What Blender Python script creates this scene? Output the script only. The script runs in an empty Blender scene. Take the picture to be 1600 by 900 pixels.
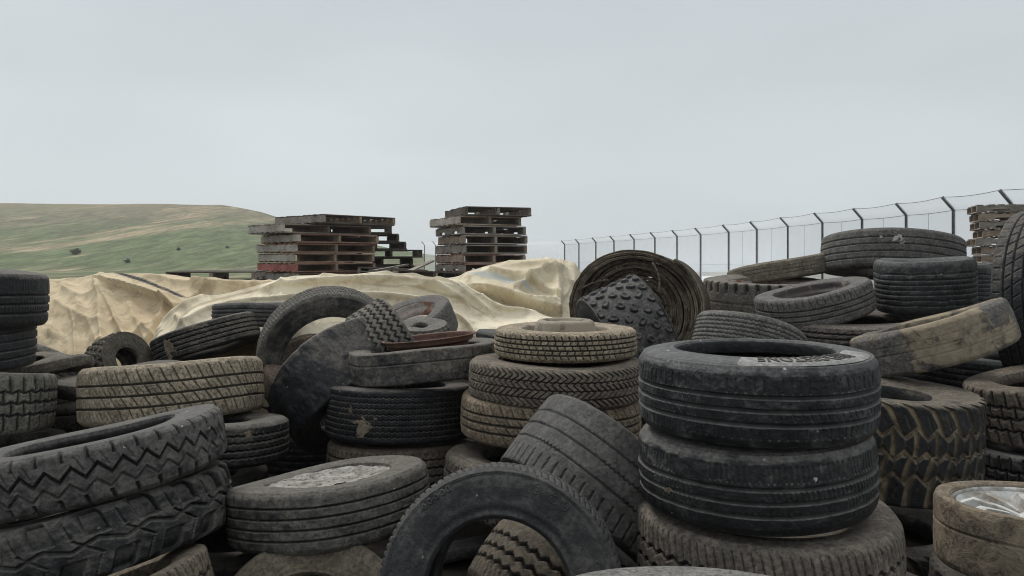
import bpy, bmesh, math, random
import numpy as np
from mathutils import Vector, Matrix

sc = bpy.context.scene
C = sc.collection
PI = math.pi
TAU = 2 * PI

# ------------------------------------------------------------------ camera
CZ = 1.15                      # height of the lens above the ground
F = 1155.0                     # focal length in pixels of the 1600 wide photograph
HY = 405.0                     # row of the horizon
cam = bpy.data.cameras.new('camera')
cam.sensor_width = 36.0
cam.lens = 36.0 * F / 1600.0
cam.shift_y = -(450.0 - HY) / 1600.0
cam.clip_start = 0.05
cam.clip_end = 20000
co = bpy.data.objects.new('camera', cam)
co.location = (0, 0, CZ)
co.rotation_euler = (PI / 2, 0, 0)
C.objects.link(co)
sc.camera = co

# ------------------------------------------------------------------ world: overcast sky
SUN_EL, SUN_AZ = math.radians(50), math.radians(-35)
w = bpy.data.worlds.new('World')
sc.world = w
w.use_nodes = True
nt = w.node_tree
nt.nodes.clear()
N, L = nt.nodes, nt.links
out = N.new('ShaderNodeOutputWorld')
bg = N.new('ShaderNodeBackground')
sky = N.new('ShaderNodeTexSky')
sky.sky_type = 'NISHITA'
sky.sun_disc = False
sky.sun_elevation = SUN_EL
sky.sun_rotation = SUN_AZ
hs = N.new('ShaderNodeHueSaturation')
hs.inputs['Saturation'].default_value = 0.25
L.new(sky.outputs[0], hs.inputs['Color'])
tc = N.new('ShaderNodeTexCoord')
sep = N.new('ShaderNodeSeparateXYZ')
L.new(tc.outputs['Generated'], sep.inputs[0])
ramp = N.new('ShaderNodeValToRGB')
cr = ramp.color_ramp
cr.elements[0].position = 0.0
cr.elements[0].color = (5.6, 6.05, 6.25, 1)
cr.elements[1].position = 0.9
cr.elements[1].color = (8.5, 8.8, 9.1, 1)
for p, c in ((0.08, (5.6, 6.1, 6.35, 1)), (0.2, (5.38, 5.86, 6.1, 1)), (0.34, (5.15, 5.66, 5.98, 1))):
    e = cr.elements.new(p)
    e.color = c
L.new(sep.outputs['Z'], ramp.inputs[0])
mp = N.new('ShaderNodeMapping')
mp.inputs['Scale'].default_value = (1.0, 1.0, 3.2)
L.new(tc.outputs['Generated'], mp.inputs[0])
nz = N.new('ShaderNodeTexNoise')
nz.inputs['Scale'].default_value = 1.9
nz.inputs['Detail'].default_value = 4
nz.inputs['Roughness'].default_value = 0.45
L.new(mp.outputs[0], nz.inputs['Vector'])
mr = N.new('ShaderNodeMapRange')
mr.inputs[1].default_value = 0.25
mr.inputs[2].default_value = 0.75
mr.inputs[3].default_value = 0.91
mr.inputs[4].default_value = 1.09
L.new(nz.outputs[0], mr.inputs[0])
vm = N.new('ShaderNodeVectorMath')
vm.operation = 'SCALE'
L.new(ramp.outputs[0], vm.inputs[0])
L.new(mr.outputs[0], vm.inputs['Scale'])
mx = N.new('ShaderNodeMix')
mx.data_type = 'RGBA'
mx.inputs[0].default_value = 0.9
L.new(hs.outputs[0], mx.inputs[6])
L.new(vm.outputs[0], mx.inputs[7])
L.new(mx.outputs[2], bg.inputs[0])
bg.inputs[1].default_value = 0.096
L.new(bg.outputs[0], out.inputs[0])

sl = bpy.data.lights.new('sun', 'SUN')
sl.energy = 1.8
sl.angle = math.radians(18)
sl.color = (1.0, 0.965, 0.92)
so = bpy.data.objects.new('sun', sl)
d = Vector((math.sin(SUN_AZ) * math.cos(SUN_EL), math.cos(SUN_AZ) * math.cos(SUN_EL), math.sin(SUN_EL)))
so.rotation_euler = d.to_track_quat('Z', 'Y').to_euler()
C.objects.link(so)
sc.view_settings.view_transform = 'Standard'
sc.view_settings.look = 'None'
sc.view_settings.exposure = 0.22
sc.view_settings.gamma = 1.0
sc.render.engine = 'CYCLES'
sc.cycles.max_bounces = 5
sc.cycles.diffuse_bounces = 3
sc.cycles.volume_bounces = 1
sc.cycles.pixel_filter_type = 'BLACKMAN_HARRIS'
sc.cycles.filter_width = 1.05
sc.cycles.use_denoising = True
sc.cycles.denoising_input_passes = 'RGB_ALBEDO_NORMAL'
sc.cycles.denoising_prefilter = 'ACCURATE'
sc.cycles.transparent_max_bounces = 24


def at(px, py, Y):
    return ((px - 800) / F * Y, Y, CZ - (py - HY) / F * Y)


# ------------------------------------------------------------------ small helpers
rng = np.random.default_rng(7)
random.seed(7)


def smooth(x, a, b):
    t = np.clip((x - a) / (b - a), 0, 1)
    return t * t * (3 - 2 * t)


def _hash(ix, iy, seed):
    h = (ix.astype(np.int64) * 374761393 + iy.astype(np.int64) * 668265263 + seed * 1442695041) & 0x7fffffff
    h = ((h ^ (h >> 13)) * 1274126177) & 0x7fffffff
    h = h ^ (h >> 16)
    return (h & 0xffff) / 65535.0


def vnoise(x, y, seed=0, perx=None):
    ix = np.floor(x); iy = np.floor(y)
    fx = x - ix; fy = y - iy
    fx = fx * fx * (3 - 2 * fx); fy = fy * fy * (3 - 2 * fy)
    ix1 = ix + 1
    if perx:
        ix = np.mod(ix, perx); ix1 = np.mod(ix1, perx)
    a = _hash(ix, iy, seed); b = _hash(ix1, iy, seed)
    c = _hash(ix, iy + 1, seed); d_ = _hash(ix1, iy + 1, seed)
    return (a * (1 - fx) + b * fx) * (1 - fy) + (c * (1 - fx) + d_ * fx) * fy


def fbm(x, y, seed=0, oct=4):
    s = 0; a = 0.5
    for i in range(oct):
        s = s + a * vnoise(x * 2 ** i, y * 2 ** i, seed + i)
        a *= 0.5
    return s


def link(name, me, mat=None, parent=None, props=None, attr=None):
    o = bpy.data.objects.new(name, me)
    C.objects.link(o)
    if mat is not None and not me.materials:
        me.materials.append(mat)
    if parent is not None:
        o.parent = parent
    if props:
        for k, v in props.items():
            if v:
                o[k] = v
    return o


def grid_mesh(name, P, wrap_u=False, wrap_v=False, normals=None, attrs=None, smooth_shade=True, flip=False):
    """P: (nu, nv, 3) array of points"""
    nu, nv = P.shape[:2]
    me = bpy.data.meshes.new(name)
    iu = np.arange(nu if wrap_u else nu - 1)
    iv = np.arange(nv if wrap_v else nv - 1)
    A, B = np.meshgrid(iu, iv, indexing='ij')
    A2 = (A + 1) % nu; B2 = (B + 1) % nv
    q = np.stack([A * nv + B, A2 * nv + B, A2 * nv + B2, A * nv + B2], -1).reshape(-1, 4)
    if flip:
        q = q[:, ::-1]
    nf = len(q)
    me.vertices.add(nu * nv)
    me.vertices.foreach_set('co', P.reshape(-1).astype(np.float32))
    me.loops.add(nf * 4)
    me.loops.foreach_set('vertex_index', q.reshape(-1).astype(np.int32))
    me.polygons.add(nf)
    me.polygons.foreach_set('loop_start', (np.arange(nf) * 4).astype(np.int32))
    me.polygons.foreach_set('use_smooth', np.full(nf, smooth_shade))
    me.update(calc_edges=True)
    if attrs:
        for k, v in attrs.items():
            a = me.attributes.new(k, 'FLOAT', 'POINT')
            a.data.foreach_set('value', v.reshape(-1).astype(np.float32))
    if normals is not None:
        me.normals_split_custom_set_from_vertices(normals.reshape(-1, 3).tolist())
    return me


def box_bm(bm, c, s, rot=None, jit=0.0):
    r = bmesh.ops.create_cube(bm, size=1.0)
    M = Matrix.Translation(c) @ (rot if rot else Matrix.Identity(4)) @ Matrix.Diagonal((s[0], s[1], s[2], 1))
    bmesh.ops.transform(bm, matrix=M, verts=r['verts'])
    if jit:
        for v in r['verts']:
            v.co += Vector((random.uniform(-jit, jit), random.uniform(-jit, jit), random.uniform(-jit, jit)))
    return r['verts']


def bm_mesh(name, bm, smooth_shade=False):
    me = bpy.data.meshes.new(name)
    bm.to_mesh(me)
    bm.free()
    if smooth_shade:
        me.polygons.foreach_set('use_smooth', np.full(len(me.polygons), True))
    return me


def tube(bm, pts, r, seg=8):
    """round bar along a list of points"""
    pts = [Vector(p) for p in pts]
    rings = []
    for i, p in enumerate(pts):
        t = (pts[min(i + 1, len(pts) - 1)] - pts[max(i - 1, 0)]).normalized()
        a = t.orthogonal().normalized() if abs(t.z) > 0.9 else t.cross(Vector((0, 0, 1))).normalized()
        b = t.cross(a)
        rr = r[i] if isinstance(r, (list, tuple)) else r
        rings.append([bm.verts.new(p + a * math.cos(TAU * k / seg) * rr + b * math.sin(TAU * k / seg) * rr) for k in range(seg)])
    for i in range(len(rings) - 1):
        for k in range(seg):
            bm.faces.new((rings[i][k], rings[i][(k + 1) % seg], rings[i + 1][(k + 1) % seg], rings[i + 1][k]))
    bm.faces.new(rings[0][::-1]); bm.faces.new(rings[-1])


def empty(name, props, loc=(0, 0, 0)):
    o = bpy.data.objects.new(name, None)
    o.empty_display_size = 0.1
    C.objects.link(o)
    o.location = loc
    for k, v in props.items():
        if v:
            o[k] = v
    return o


# ------------------------------------------------------------------ materials
def new_mat(name):
    m = bpy.data.materials.new(name)
    m.use_nodes = True
    t = m.node_tree
    t.nodes.clear()
    return m, t


class NB:
    """tiny node builder"""
    def __init__(s, t):
        s.t = t

    def n(s, typ, **kw):
        nd = s.t.nodes.new('ShaderNode' + typ)
        for k, v in kw.items():
            setattr(nd, k, v)
        return nd

    def put(s, sock, v):
        if v is None:
            return
        if hasattr(v, 'links') or hasattr(v, 'is_linked'):
            s.t.links.new(v, sock)
        else:
            sock.default_value = v

    def noise(s, vec, scale, detail=4, rough=0.55, dist=0.0):
        nd = s.n('TexNoise')
        s.put(nd.inputs['Vector'], vec)
        s.put(nd.inputs['Scale'], scale)
        nd.inputs['Detail'].default_value = detail
        nd.inputs['Roughness'].default_value = rough
        nd.inputs['Distortion'].default_value = dist
        return nd.outputs[0]

    def math(s, op, a, b=None, c=None, clamp=False):
        nd = s.n('Math', operation=op)
        nd.use_clamp = clamp
        s.put(nd.inputs[0], a)
        if b is not None: s.put(nd.inputs[1], b)
        if c is not None: s.put(nd.inputs[2], c)
        return nd.outputs[0]

    def rng(s, v, a, b, c=0.0, d=1.0, sm=True):
        nd = s.n('MapRange')
        if sm: nd.interpolation_type = 'SMOOTHSTEP'
        s.put(nd.inputs[0], v); s.put(nd.inputs[1], a); s.put(nd.inputs[2], b)
        s.put(nd.inputs[3], c); s.put(nd.inputs[4], d)
        return nd.outputs[0]

    def mix(s, f, a, b, mode='MIX'):
        nd = s.n('Mix', data_type='RGBA', blend_type=mode)
        s.put(nd.inputs[0], f); s.put(nd.inputs[6], a); s.put(nd.inputs[7], b)
        return nd.outputs[2]

    def mapping(s, vec, scale=(1, 1, 1), loc=(0, 0, 0), rot=(0, 0, 0)):
        nd = s.n('Mapping')
        s.put(nd.inputs[0], vec)
        nd.inputs['Scale'].default_value = scale
        nd.inputs['Location'].default_value = loc
        nd.inputs['Rotation'].default_value = rot
        return nd.outputs[0]

    def out(s, base, rough, bump=None, bstr=0.5, bdist=0.01, metal=0.0, spec=None):
        p = s.n('BsdfPrincipled')
        s.put(p.inputs['Base Color'], base)
        s.put(p.inputs['Roughness'], rough)
        s.put(p.inputs['Metallic'], metal)
        if spec is not None: s.put(p.inputs['Specular IOR Level'], spec)
        if bump is not None:
            b = s.n('Bump')
            b.inputs['Strength'].default_value = bstr
            b.inputs['Distance'].default_value = bdist
            s.put(b.inputs['Height'], bump)
            s.t.links.new(b.outputs[0], p.inputs['Normal'])
        o = s.n('OutputMaterial')
        s.t.links.new(p.outputs[0], o.inputs[0])
        return p


def col(r, g, b):
    return (r, g, b, 1.0)


def rubber_group():
    g = bpy.data.node_groups.new('weathered_rubber', 'ShaderNodeTree')
    itf = g.interface
    def inp(n, t, dflt):
        s_ = itf.new_socket(n, in_out='INPUT', socket_type=t)
        s_.default_value = dflt
    inp('Base', 'NodeSocketColor', col(.022, .022, .024))
    inp('Dust Color', 'NodeSocketColor', col(.16, .14, .115))
    inp('Dust', 'NodeSocketFloat', .4)
    inp('Mud Color', 'NodeSocketColor', col(.27, .22, .15))
    inp('Mud', 'NodeSocketFloat', .1)
    inp('Groove Mud', 'NodeSocketFloat', .0)
    inp('Speck', 'NodeSocketFloat', .3)
    inp('Offset', 'NodeSocketVector', (0, 0, 0))
    inp('Rough', 'NodeSocketFloat', .6)
    itf.new_socket('BSDF', in_out='OUTPUT', socket_type='NodeSocketShader')
    b = NB(g)
    gi = g.nodes.new('NodeGroupInput'); go = g.nodes.new('NodeGroupOutput')
    I = gi.outputs
    tcn = b.n('TexCoord')
    add = b.n('VectorMath', operation='ADD')
    g.links.new(tcn.outputs['Object'], add.inputs[0]); g.links.new(I['Offset'], add.inputs[1])
    P = add.outputs[0]
    geo = b.n('NewGeometry')
    sp = b.n('SeparateXYZ'); g.links.new(geo.outputs['Normal'], sp.inputs[0])
    up = b.rng(sp.outputs['Z'], -0.1, 0.9)
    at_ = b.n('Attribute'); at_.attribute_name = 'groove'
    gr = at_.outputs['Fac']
    # polar streak coordinates: long along the circumference
    so_ = b.n('SeparateXYZ'); g.links.new(tcn.outputs['Object'], so_.inputs[0])
    ang = b.math('ARCTAN2', so_.outputs['Y'], so_.outputs['X'])
    rad = b.math('SQRT', b.math('ADD', b.math('MULTIPLY', so_.outputs['X'], so_.outputs['X']), b.math('MULTIPLY', so_.outputs['Y'], so_.outputs['Y'])))
    cx = b.n('CombineXYZ')
    b.put(cx.inputs[0], b.math('MULTIPLY', b.math('SINE', ang), 0.9)); b.put(cx.inputs[1], b.math('MULTIPLY', rad, 30.0)); b.put(cx.inputs[2], b.math('MULTIPLY', so_.outputs['Z'], 26.0))
    add2 = b.n('VectorMath', operation='ADD'); g.links.new(cx.outputs[0], add2.inputs[0]); g.links.new(I['Offset'], add2.inputs[1])
    streak = b.noise(add2.outputs[0], 2.2, 5, .65)
    n1 = b.noise(P, 5.0, 6, .6)
    n2 = b.noise(P, 19.0, 7, .70, .5)
    n3 = b.noise(P, 85.0, 4, .7)
    # base variation
    base = b.mix(b.rng(n1, .40, .72, 0, .7), b.mix(1.0, I['Base'], col(.62, .62, .62), 'MULTIPLY'), b.mix(1.0, I['Base'], col(1.5, 1.48, 1.45), 'MULTIPLY'))
    # dust: broad cloud * finer mottling, more on faces that look up
    dn = b.math('ADD', b.math('MULTIPLY', n1, .42), b.math('ADD', b.math('MULTIPLY', n2, .40), b.math('MULTIPLY', streak, .22)))
    dlev = b.math('ADD', b.math('ADD', dn, b.math('MULTIPLY', up, .27)), b.math('MULTIPLY', I['Dust'], .40))
    n0 = b.noise(P, 2.3, 4, .6, .6)
    dlev = b.math('ADD', dlev, b.math('MULTIPLY', b.math('SUBTRACT', n0, .48), .55))
    dust = b.rng(dlev, .66, .85)
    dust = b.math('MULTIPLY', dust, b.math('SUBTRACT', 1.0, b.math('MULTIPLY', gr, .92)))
    dust = b.math('MULTIPLY', dust, b.rng(n3, .36, .60, .45, 1.0))
    dust = b.math('MULTIPLY', dust, b.rng(I['Dust'], 0, 1, .5, .92, False))
    edge = b.rng(geo.outputs['Pointiness'], .505, .56)
    edge = b.math('MULTIPLY', edge, b.rng(n2, .3, .62, .1, .75))
    dust = b.math('MAXIMUM', dust, b.math('MULTIPLY', edge, b.math('ADD', .25, b.math('MULTIPLY', I['Dust'], .55))))
    base = b.mix(1.0, base, b.mix(b.rng(n3, .35, .65), col(.72, .72, .72), col(1.28, 1.28, 1.28)), 'MULTIPLY')
    gdark = b.math('SUBTRACT', 1.0, b.math('MULTIPLY', gr, .5))  # groove shade painted in: rubber colour itself darkened in the recesses
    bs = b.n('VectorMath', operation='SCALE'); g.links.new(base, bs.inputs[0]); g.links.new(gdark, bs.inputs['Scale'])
    c1 = b.mix(dust, bs.outputs[0], b.mix(b.rng(n2, .35, .7), I['Dust Color'], b.mix(1.0, I['Dust Color'], col(1.75, 1.75, 1.75), 'MULTIPLY')))
    # mud patches with crisp flaking edges
    mn = b.math('ADD', b.math('MULTIPLY', b.noise(P, 3.1, 7, .62, .5), .7), b.math('MULTIPLY', n2, .3))
    thr = b.math('SUBTRACT', .78, b.math('MULTIPLY', I['Mud'], .42))
    mud = b.rng(b.math('SUBTRACT', mn, thr), -.012, .035)
    gm = b.math('MULTIPLY', b.math('MULTIPLY', gr, I['Groove Mud']), b.math('MULTIPLY', b.rng(n1, .3, .55, .4, 1), b.rng(n2, .34, .56, .6, 1)))
    mud = b.math('MAXIMUM', mud, gm, clamp=True)
    mc = b.mix(b.rng(n2, .3, .7), b.mix(1.0, I['Mud Color'], col(.62, .6, .58), 'MULTIPLY'), I['Mud Color'])
    c2 = b.mix(b.math('MULTIPLY', mud, .92), c1, mc)
    # pale specks and scuffs
    vo = b.n('TexVoronoi'); b.put(vo.inputs['Vector'], P); vo.inputs['Scale'].default_value = 42
    vo.inputs['Randomness'].default_value = 1
    vs = b.n('SeparateColor'); g.links.new(vo.outputs['Color'], vs.inputs[0])
    pick = b.rng(vs.outputs[0], .955, .965)
    spot = b.rng(b.math('ADD', vo.outputs['Distance'], b.math('MULTIPLY', n3, .9)), .62, .52)
    speck = b.math('MULTIPLY', b.math('MULTIPLY', pick, spot), I['Speck'])
    c3 = b.mix(speck, c2, col(.5, .5, .48))
    # soft pale rub marks
    rub = b.rng(b.noise(b.mapping(P, (5, 5, 9), rot=(.4, .8, .2)), 2.2, 8, .78, 1.4), .56, .70)
    rub = b.math('MULTIPLY', rub, b.math('MULTIPLY', I['Speck'], b.math('SUBTRACT', .6, b.math('MULTIPLY', gr, .6))))
    c4 = b.mix(rub, c3, col(.15, .15, .147))
    rough = b.math('ADD', I['Rough'], b.math('MULTIPLY', b.math('ADD', dust, mud, clamp=True), .35), clamp=True)
    rough = b.math('ADD', rough, b.math('MULTIPLY', b.math('SUBTRACT', n2, .5), .35), clamp=True)
    p = b.n('BsdfPrincipled')
    b.put(p.inputs['Base Color'], c4); b.put(p.inputs['Roughness'], rough)
    b.put(p.inputs['Specular IOR Level'], b.math('SUBTRACT', .34, b.math('MULTIPLY', b.math('ADD', dust, mud, clamp=True), .26)))
    bump = b.n('Bump'); bump.inputs['Strength'].default_value = .8; bump.inputs['Distance'].default_value = .011
    h = b.math('ADD', b.math('MULTIPLY', n2, .8), b.math('ADD', b.math('MULTIPLY', n3, .35), b.math('ADD', b.math('MULTIPLY', mud, .35), b.math('MULTIPLY', b.noise(P, 230, 2, .6), .12))))
    b.put(bump.inputs['Height'], h)
    g.links.new(bump.outputs[0], p.inputs['Normal'])
    g.links.new(p.outputs[0], go.inputs[0])
    return g


RG = rubber_group()


def rubber(name, base=(.02, .02, .022), dust=.4, dcol=(.15, .135, .115), mud=.05, mcol=(.25, .205, .145), gmud=0., speck=.3, rough=.6):
    m, t = new_mat(name)
    g = t.nodes.new('ShaderNodeGroup'); g.node_tree = RG
    g.inputs['Base'].default_value = col(*base)
    g.inputs['Dust'].default_value = dust
    g.inputs['Dust Color'].default_value = col(*dcol)
    g.inputs['Mud'].default_value = mud
    g.inputs['Mud Color'].default_value = col(*mcol)
    g.inputs['Groove Mud'].default_value = gmud
    g.inputs['Speck'].default_value = speck
    g.inputs['Rough'].default_value = rough
    g.inputs['Offset'].default_value = tuple(random.uniform(-40, 40) for _ in range(3))
    o = t.nodes.new('ShaderNodeOutputMaterial')
    t.links.new(g.outputs[0], o.inputs[0])
    return m


def rust_mat(name, a=(.16, .06, .028), c=(.06, .028, .018), pale=(.3, .26, .22), palef=.0):
    m, t = new_mat(name)
    b = NB(t)
    tcn = b.n('TexCoord'); P = tcn.outputs['Object']
    n1 = b.noise(P, 9, 6, .65, .3); n2 = b.noise(P, 60, 5, .7)
    c1 = b.mix(b.rng(n1, .35, .65), col(*c), col(*a))
    c1 = b.mix(b.rng(n2, .4, .75, 0, .6), c1, col(a[0] * 1.7, a[1] * 1.9, a[2] * 2.0))
    if palef > 0:
        c1 = b.mix(b.rng(b.noise(P, 12, 7, .7, .4), .62 - palef * .35, .68 - palef * .25), c1, col(*pale))
    b.out(c1, b.rng(n2, .3, .7, .6, .95), b.math('ADD', n1, b.math('MULTIPLY', n2, .5)), .8, .008)
    return m


M_rust = rust_mat('rusty_steel', (.13, .062, .04), (.06, .032, .024))
M_orange = rust_mat('orange_rusty_steel', (.24, .105, .055), (.11, .06, .04), (.34, .31, .28), .6)
M_muddysteel = rust_mat('mud_caked_steel', (.15, .11, .08), (.06, .045, .035), (.27, .23, .175), .72)
M_darksteel = rust_mat('dark_worn_steel', (.06, .045, .04), (.02, .018, .018), (.2, .18, .16), .2)


def alu_mat():
    m, t = new_mat('dirty_cast_aluminium')
    b = NB(t); P = b.n('TexCoord').outputs['Object']
    n1 = b.noise(P, 14, 6, .68, .3); n2 = b.noise(P, 70, 4, .7)
    c = b.mix(b.rng(n1, .42, .62, 0, .85), col(.50, .50, .48), col(.2, .17, .13))
    c = b.mix(b.rng(n2, .6, .75, 0, .6), c, col(.1, .09, .08))
    b.out(c, b.rng(n1, .3, .7, .6, .9), b.math('ADD', n1, n2), .3, .003, metal=.05)
    return m


M_alu = alu_mat()

# ------------------------------------------------------------------ tyre tread patterns
def tri(p):
    f = p - np.floor(p)
    return 1 - 4 * np.abs(f - .5)          # -1..1


def gcut(dist, wd, soft=.0018):
    return np.clip((wd * .5 - np.abs(dist)) / soft + .5, 0, 1)


def lateral(p, pitch, off, wd, soft=.0018):
    f = np.mod(p + off, 1.0) - .5
    return gcut(f * pitch, wd, soft)


def pat(kind, th, v, R, tw):
    """returns inward depth in metres and groove mask; th angle, v -1..1 across the tread"""
    Lc = TAU * R
    def n_for(pitch):
        return max(6, int(round(Lc / pitch)))
    def cut(x, c, wd):
        return gcut((v - x) * tw if np.isscalar(x) else (v - x) * tw, wd)
    D = .008
    m = np.zeros_like(v)
    j = lambda n: th * n / TAU
    inr = lambda a, b_: ((v > a) & (v < b_)).astype(float)
    if kind == 'rib4':          # worn highway tyre: four grooves, closed sipes on the shoulders
        for c_ in (-.52, -.08, .34): m = np.maximum(m, cut(c_, 0, .0085))
        n = n_for(.021)
        m = np.maximum(m, .55 * lateral(j(n), Lc / n, 0, .0028) * inr(.46, .86) * (vnoise(j(n) / 3, v * 0, 3) > .25))
        m = np.maximum(m, .5 * lateral(j(n), Lc / n, .5, .003) * inr(-.98, -.66))
        m = np.maximum(m, .45 * lateral(j(n) + v * 1.2, Lc / n, .2, .0025) * inr(-.4, .26) * (vnoise(j(n) / 9, v * 3, 5) > .5))
        D = .007
    elif kind == 'rib4s':       # same with strong shoulder comb
        for c_ in (-.62, -.2, .24): m = np.maximum(m, cut(c_, 0, .0085))
        n = n_for(.0135)
        m = np.maximum(m, .55 * lateral(j(n) + .15 * v, Lc / n, 0, .0036) * inr(.42, .92) * smooth(vnoise(j(n) / 2.3, v * 0, 3), .12, .4))
        m = np.maximum(m, .5 * lateral(j(n) + v, Lc / n, .5, .003) * inr(-.55, .16) * (vnoise(j(n) / 9, v * 3, 8) > .52))
        D = .006
    elif kind == 'plainrib':
        for c_ in (-.66, -.24, .2, .62): m = np.maximum(m, cut(c_ + .006 * np.sin(th * 5 + c_ * 9), 0, .0048))
        D = .007
    elif kind == 'manyrib':
        for c_ in (-.8, -.55, -.3, -.08, .16, .4, .66): m = np.maximum(m, cut(c_ + .012 * np.sin(th * 9 + c_ * 20), 0, .005))
        n = n_for(.05)
        m = np.maximum(m, .4 * lateral(j(n) + np.floor(v * 3) * .37, Lc / n, 0, .003) * (vnoise(j(n), v * 4, 2) > .55))
        D = .006
    elif kind == 'zigrib':
        n = n_for(.03)
        for i, c_ in enumerate((-.62, -.22, .2, .6)): m = np.maximum(m, cut(c_ + .035 * tri(j(n) + i * .5), 0, .0055))
        n2 = n_for(.03)
        m = np.maximum(m, .5 * lateral(j(n2), Lc / n2, 0, .003) * inr(.75, 1))
        m = np.maximum(m, .5 * lateral(j(n2), Lc / n2, 0, .003) * inr(-1, -.75))
    elif kind == 'finewave':
        n = n_for(.024)
        for i in range(8): m = np.maximum(m, cut(-.84 + i * .24 + .03 * tri(j(n)), 0, .0042))
        m = np.maximum(m, .5 * lateral(j(n * 2), Lc / n / 2, 0, .002) * inr(-.95, .95) * .8)
        D = .006
    elif kind == 'wave':
        n = n_for(.034)
        for i in range(5): m = np.maximum(m, cut(-.8 + i * .4 + .075 * np.sin(TAU * j(n)), 0, .011))
        D = .008
    elif kind == 'bigzig':
        n = n_for(.060)
        m = np.maximum(m, cut(.22 + .25 * tri(j(n)), 0, .010))
        m = np.maximum(m, .45 * cut(-.42 + .22 * tri(j(n) + .12), 0, .008) * smooth(vnoise(j(n) / 3, v * 0, 4), .2, .5))
        m = np.maximum(m, .8 * lateral(j(n) + .12 * v, Lc / n, .22, .007) * inr(.72, 1.6))
        m = np.maximum(m, .9 * lateral(j(n) + .2 * v, Lc / n, .75, .009) * inr(-1.6, -.72))
        m = np.maximum(m, .35 * lateral(j(2 * n) + 1.0 * v, Lc / n / 2, .3, .003) * inr(.3, .9) * (vnoise(j(n) * 2, v * 2, 4) > .5))
        D = .012
    elif kind == 'lugblock':
        n = n_for(.125)
        q = j(n)
        m = np.maximum(m, lateral(q + .22 * v, Lc / n, .0, .052, .010) * smooth(v, .34, .46))
        m = np.maximum(m, lateral(q - .22 * v, Lc / n, .5, .052, .010) * smooth(-v, .34, .46))
        m = np.maximum(m, .35 * cut(.10 + .14 * tri(q + .1), 0, .009))
        m = np.maximum(m, .35 * lateral(q + .8 * v, Lc / n, .3, .008) * inr(-.35, .35))
        m = np.maximum(m, .16 * lateral(q + .22 * v, Lc / n, .5, .006) * inr(.40, 1.2))
        m = np.maximum(m, .16 * lateral(q - .22 * v, Lc / n, .0, .006) * inr(-1.2, -.40))
        D = .026
    elif kind == 'blocks':
        n = n_for(.05)
        row = np.zeros_like(v)
        for i, c_ in enumerate((-.46, .04, .5)):
            m = np.maximum(m, cut(c_ + .055 * tri(j(n) + .5 * i), 0, .0085))
            row = np.where(v > c_ + .055 * tri(j(n) + .5 * i), i + 1, row)
        m = np.maximum(m, lateral(j(n) + row * .5 + .12 * v, Lc / n, 0, .009))
        D = .010
    elif kind == 'allseason':
        n = n_for(.046)
        row = np.zeros_like(v)
        for i, c_ in enumerate((-.5, -.02, .46)):
            m = np.maximum(m, cut(c_, 0, .0075))
            row = np.where(v > c_, i + 1, row)
        sl_ = np.choose(row.astype(int), [.9, 1.4, 1.4, .9])
        m = np.maximum(m, .85 * lateral(j(n) + sl_ * v + row * .3, Lc / n, 0, .005) * inr(-1.1, 1.1))
        m = np.maximum(m, .5 * lateral(j(n) + sl_ * v + row * .3 + .5, Lc / n, 0, .0030) * inr(-1.0, 1.0) * (np.abs(np.mod(v * 2 + .3, 1) - .5) < .33))
        D = .008
    elif kind == 'herring':
        n = n_for(.026)
        m = np.maximum(m, lateral(j(n) + .62 * tri(v * 1.15 + .1), Lc / n, 0, .0052))
        for i, c_ in enumerate((-.52, .0, .5)): m = np.maximum(m, .8 * cut(c_ + .03 * tri(j(n)), 0, .005))
        D = .009
    elif kind == 'm1':
        for c_ in (-.62, -.2, .22, .64): m = np.maximum(m, cut(c_, 0, .005))
        n = n_for(.028)
        row = np.floor((v + .62) / .42)
        m = np.maximum(m, .9 * lateral(j(n) + row * .5 + .5 * np.sign(np.mod(row, 2) - .5) * v, Lc / n, 0, .0042))
        D = .008
    elif kind == 'chevron':
        n = n_for(.076)
        q = j(n)
        row = np.zeros_like(v)
        for i, c_ in enumerate((-.46, .02, .5)):
            b_ = c_ + .11 * tri(q + .5 * i + .1)
            m = np.maximum(m, cut(b_, 0, .013))
            row = np.where(v > b_, i + 1, row)
        ri = row.astype(int)
        slant = np.choose(ri, [-1.15, -.5, .5, 1.15])
        wd = np.choose(ri, [.016, .014, .014, .016]) + .014 * np.clip(np.abs(v) - .6, 0, 1)
        bow = .35 * (np.abs(v) - .5) ** 2 * np.sign(v) * 2
        f = np.mod(q + slant * v * .62 + row * .5 + bow, 1.0) - .5
        m = np.maximum(m, gcut(f * Lc / n, wd, .003))
        f2 = np.mod(q + slant * v * .62 + row * .5 + .5, 1.0) - .5
        m = np.maximum(m, .4 * gcut(f2 * Lc / n, .003, .0015) * (np.abs(v) < .88) * (np.abs(np.mod(v * 2, 1) - .5) < .25))
        D = .014
    elif kind == 'tractor':
        n = n_for(.068)
        m = np.maximum(m, lateral(j(n) + .1 * v, Lc / n, 0, .024, .005) * smooth(np.abs(v), .5, .58))
        m = np.maximum(m, .25 * cut(.0, 0, .006))
        D = .02
    elif kind in ('knob', 'knobs'):
        small = kind == 'knobs'
        n = n_for(.046 if small else .088)
        rows = ((-.84, 0), (-.3, .5), (.26, .05), (.8, .55)) if small else ((-.90, 0), (-.58, .5), (-.2, .1), (.2, .6), (.58, .1), (.90, .55))
        kx, ky = (.0145, .0125) if small else (.0235, .0155)
        k = np.zeros_like(v); dish = np.zeros_like(v)
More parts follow.
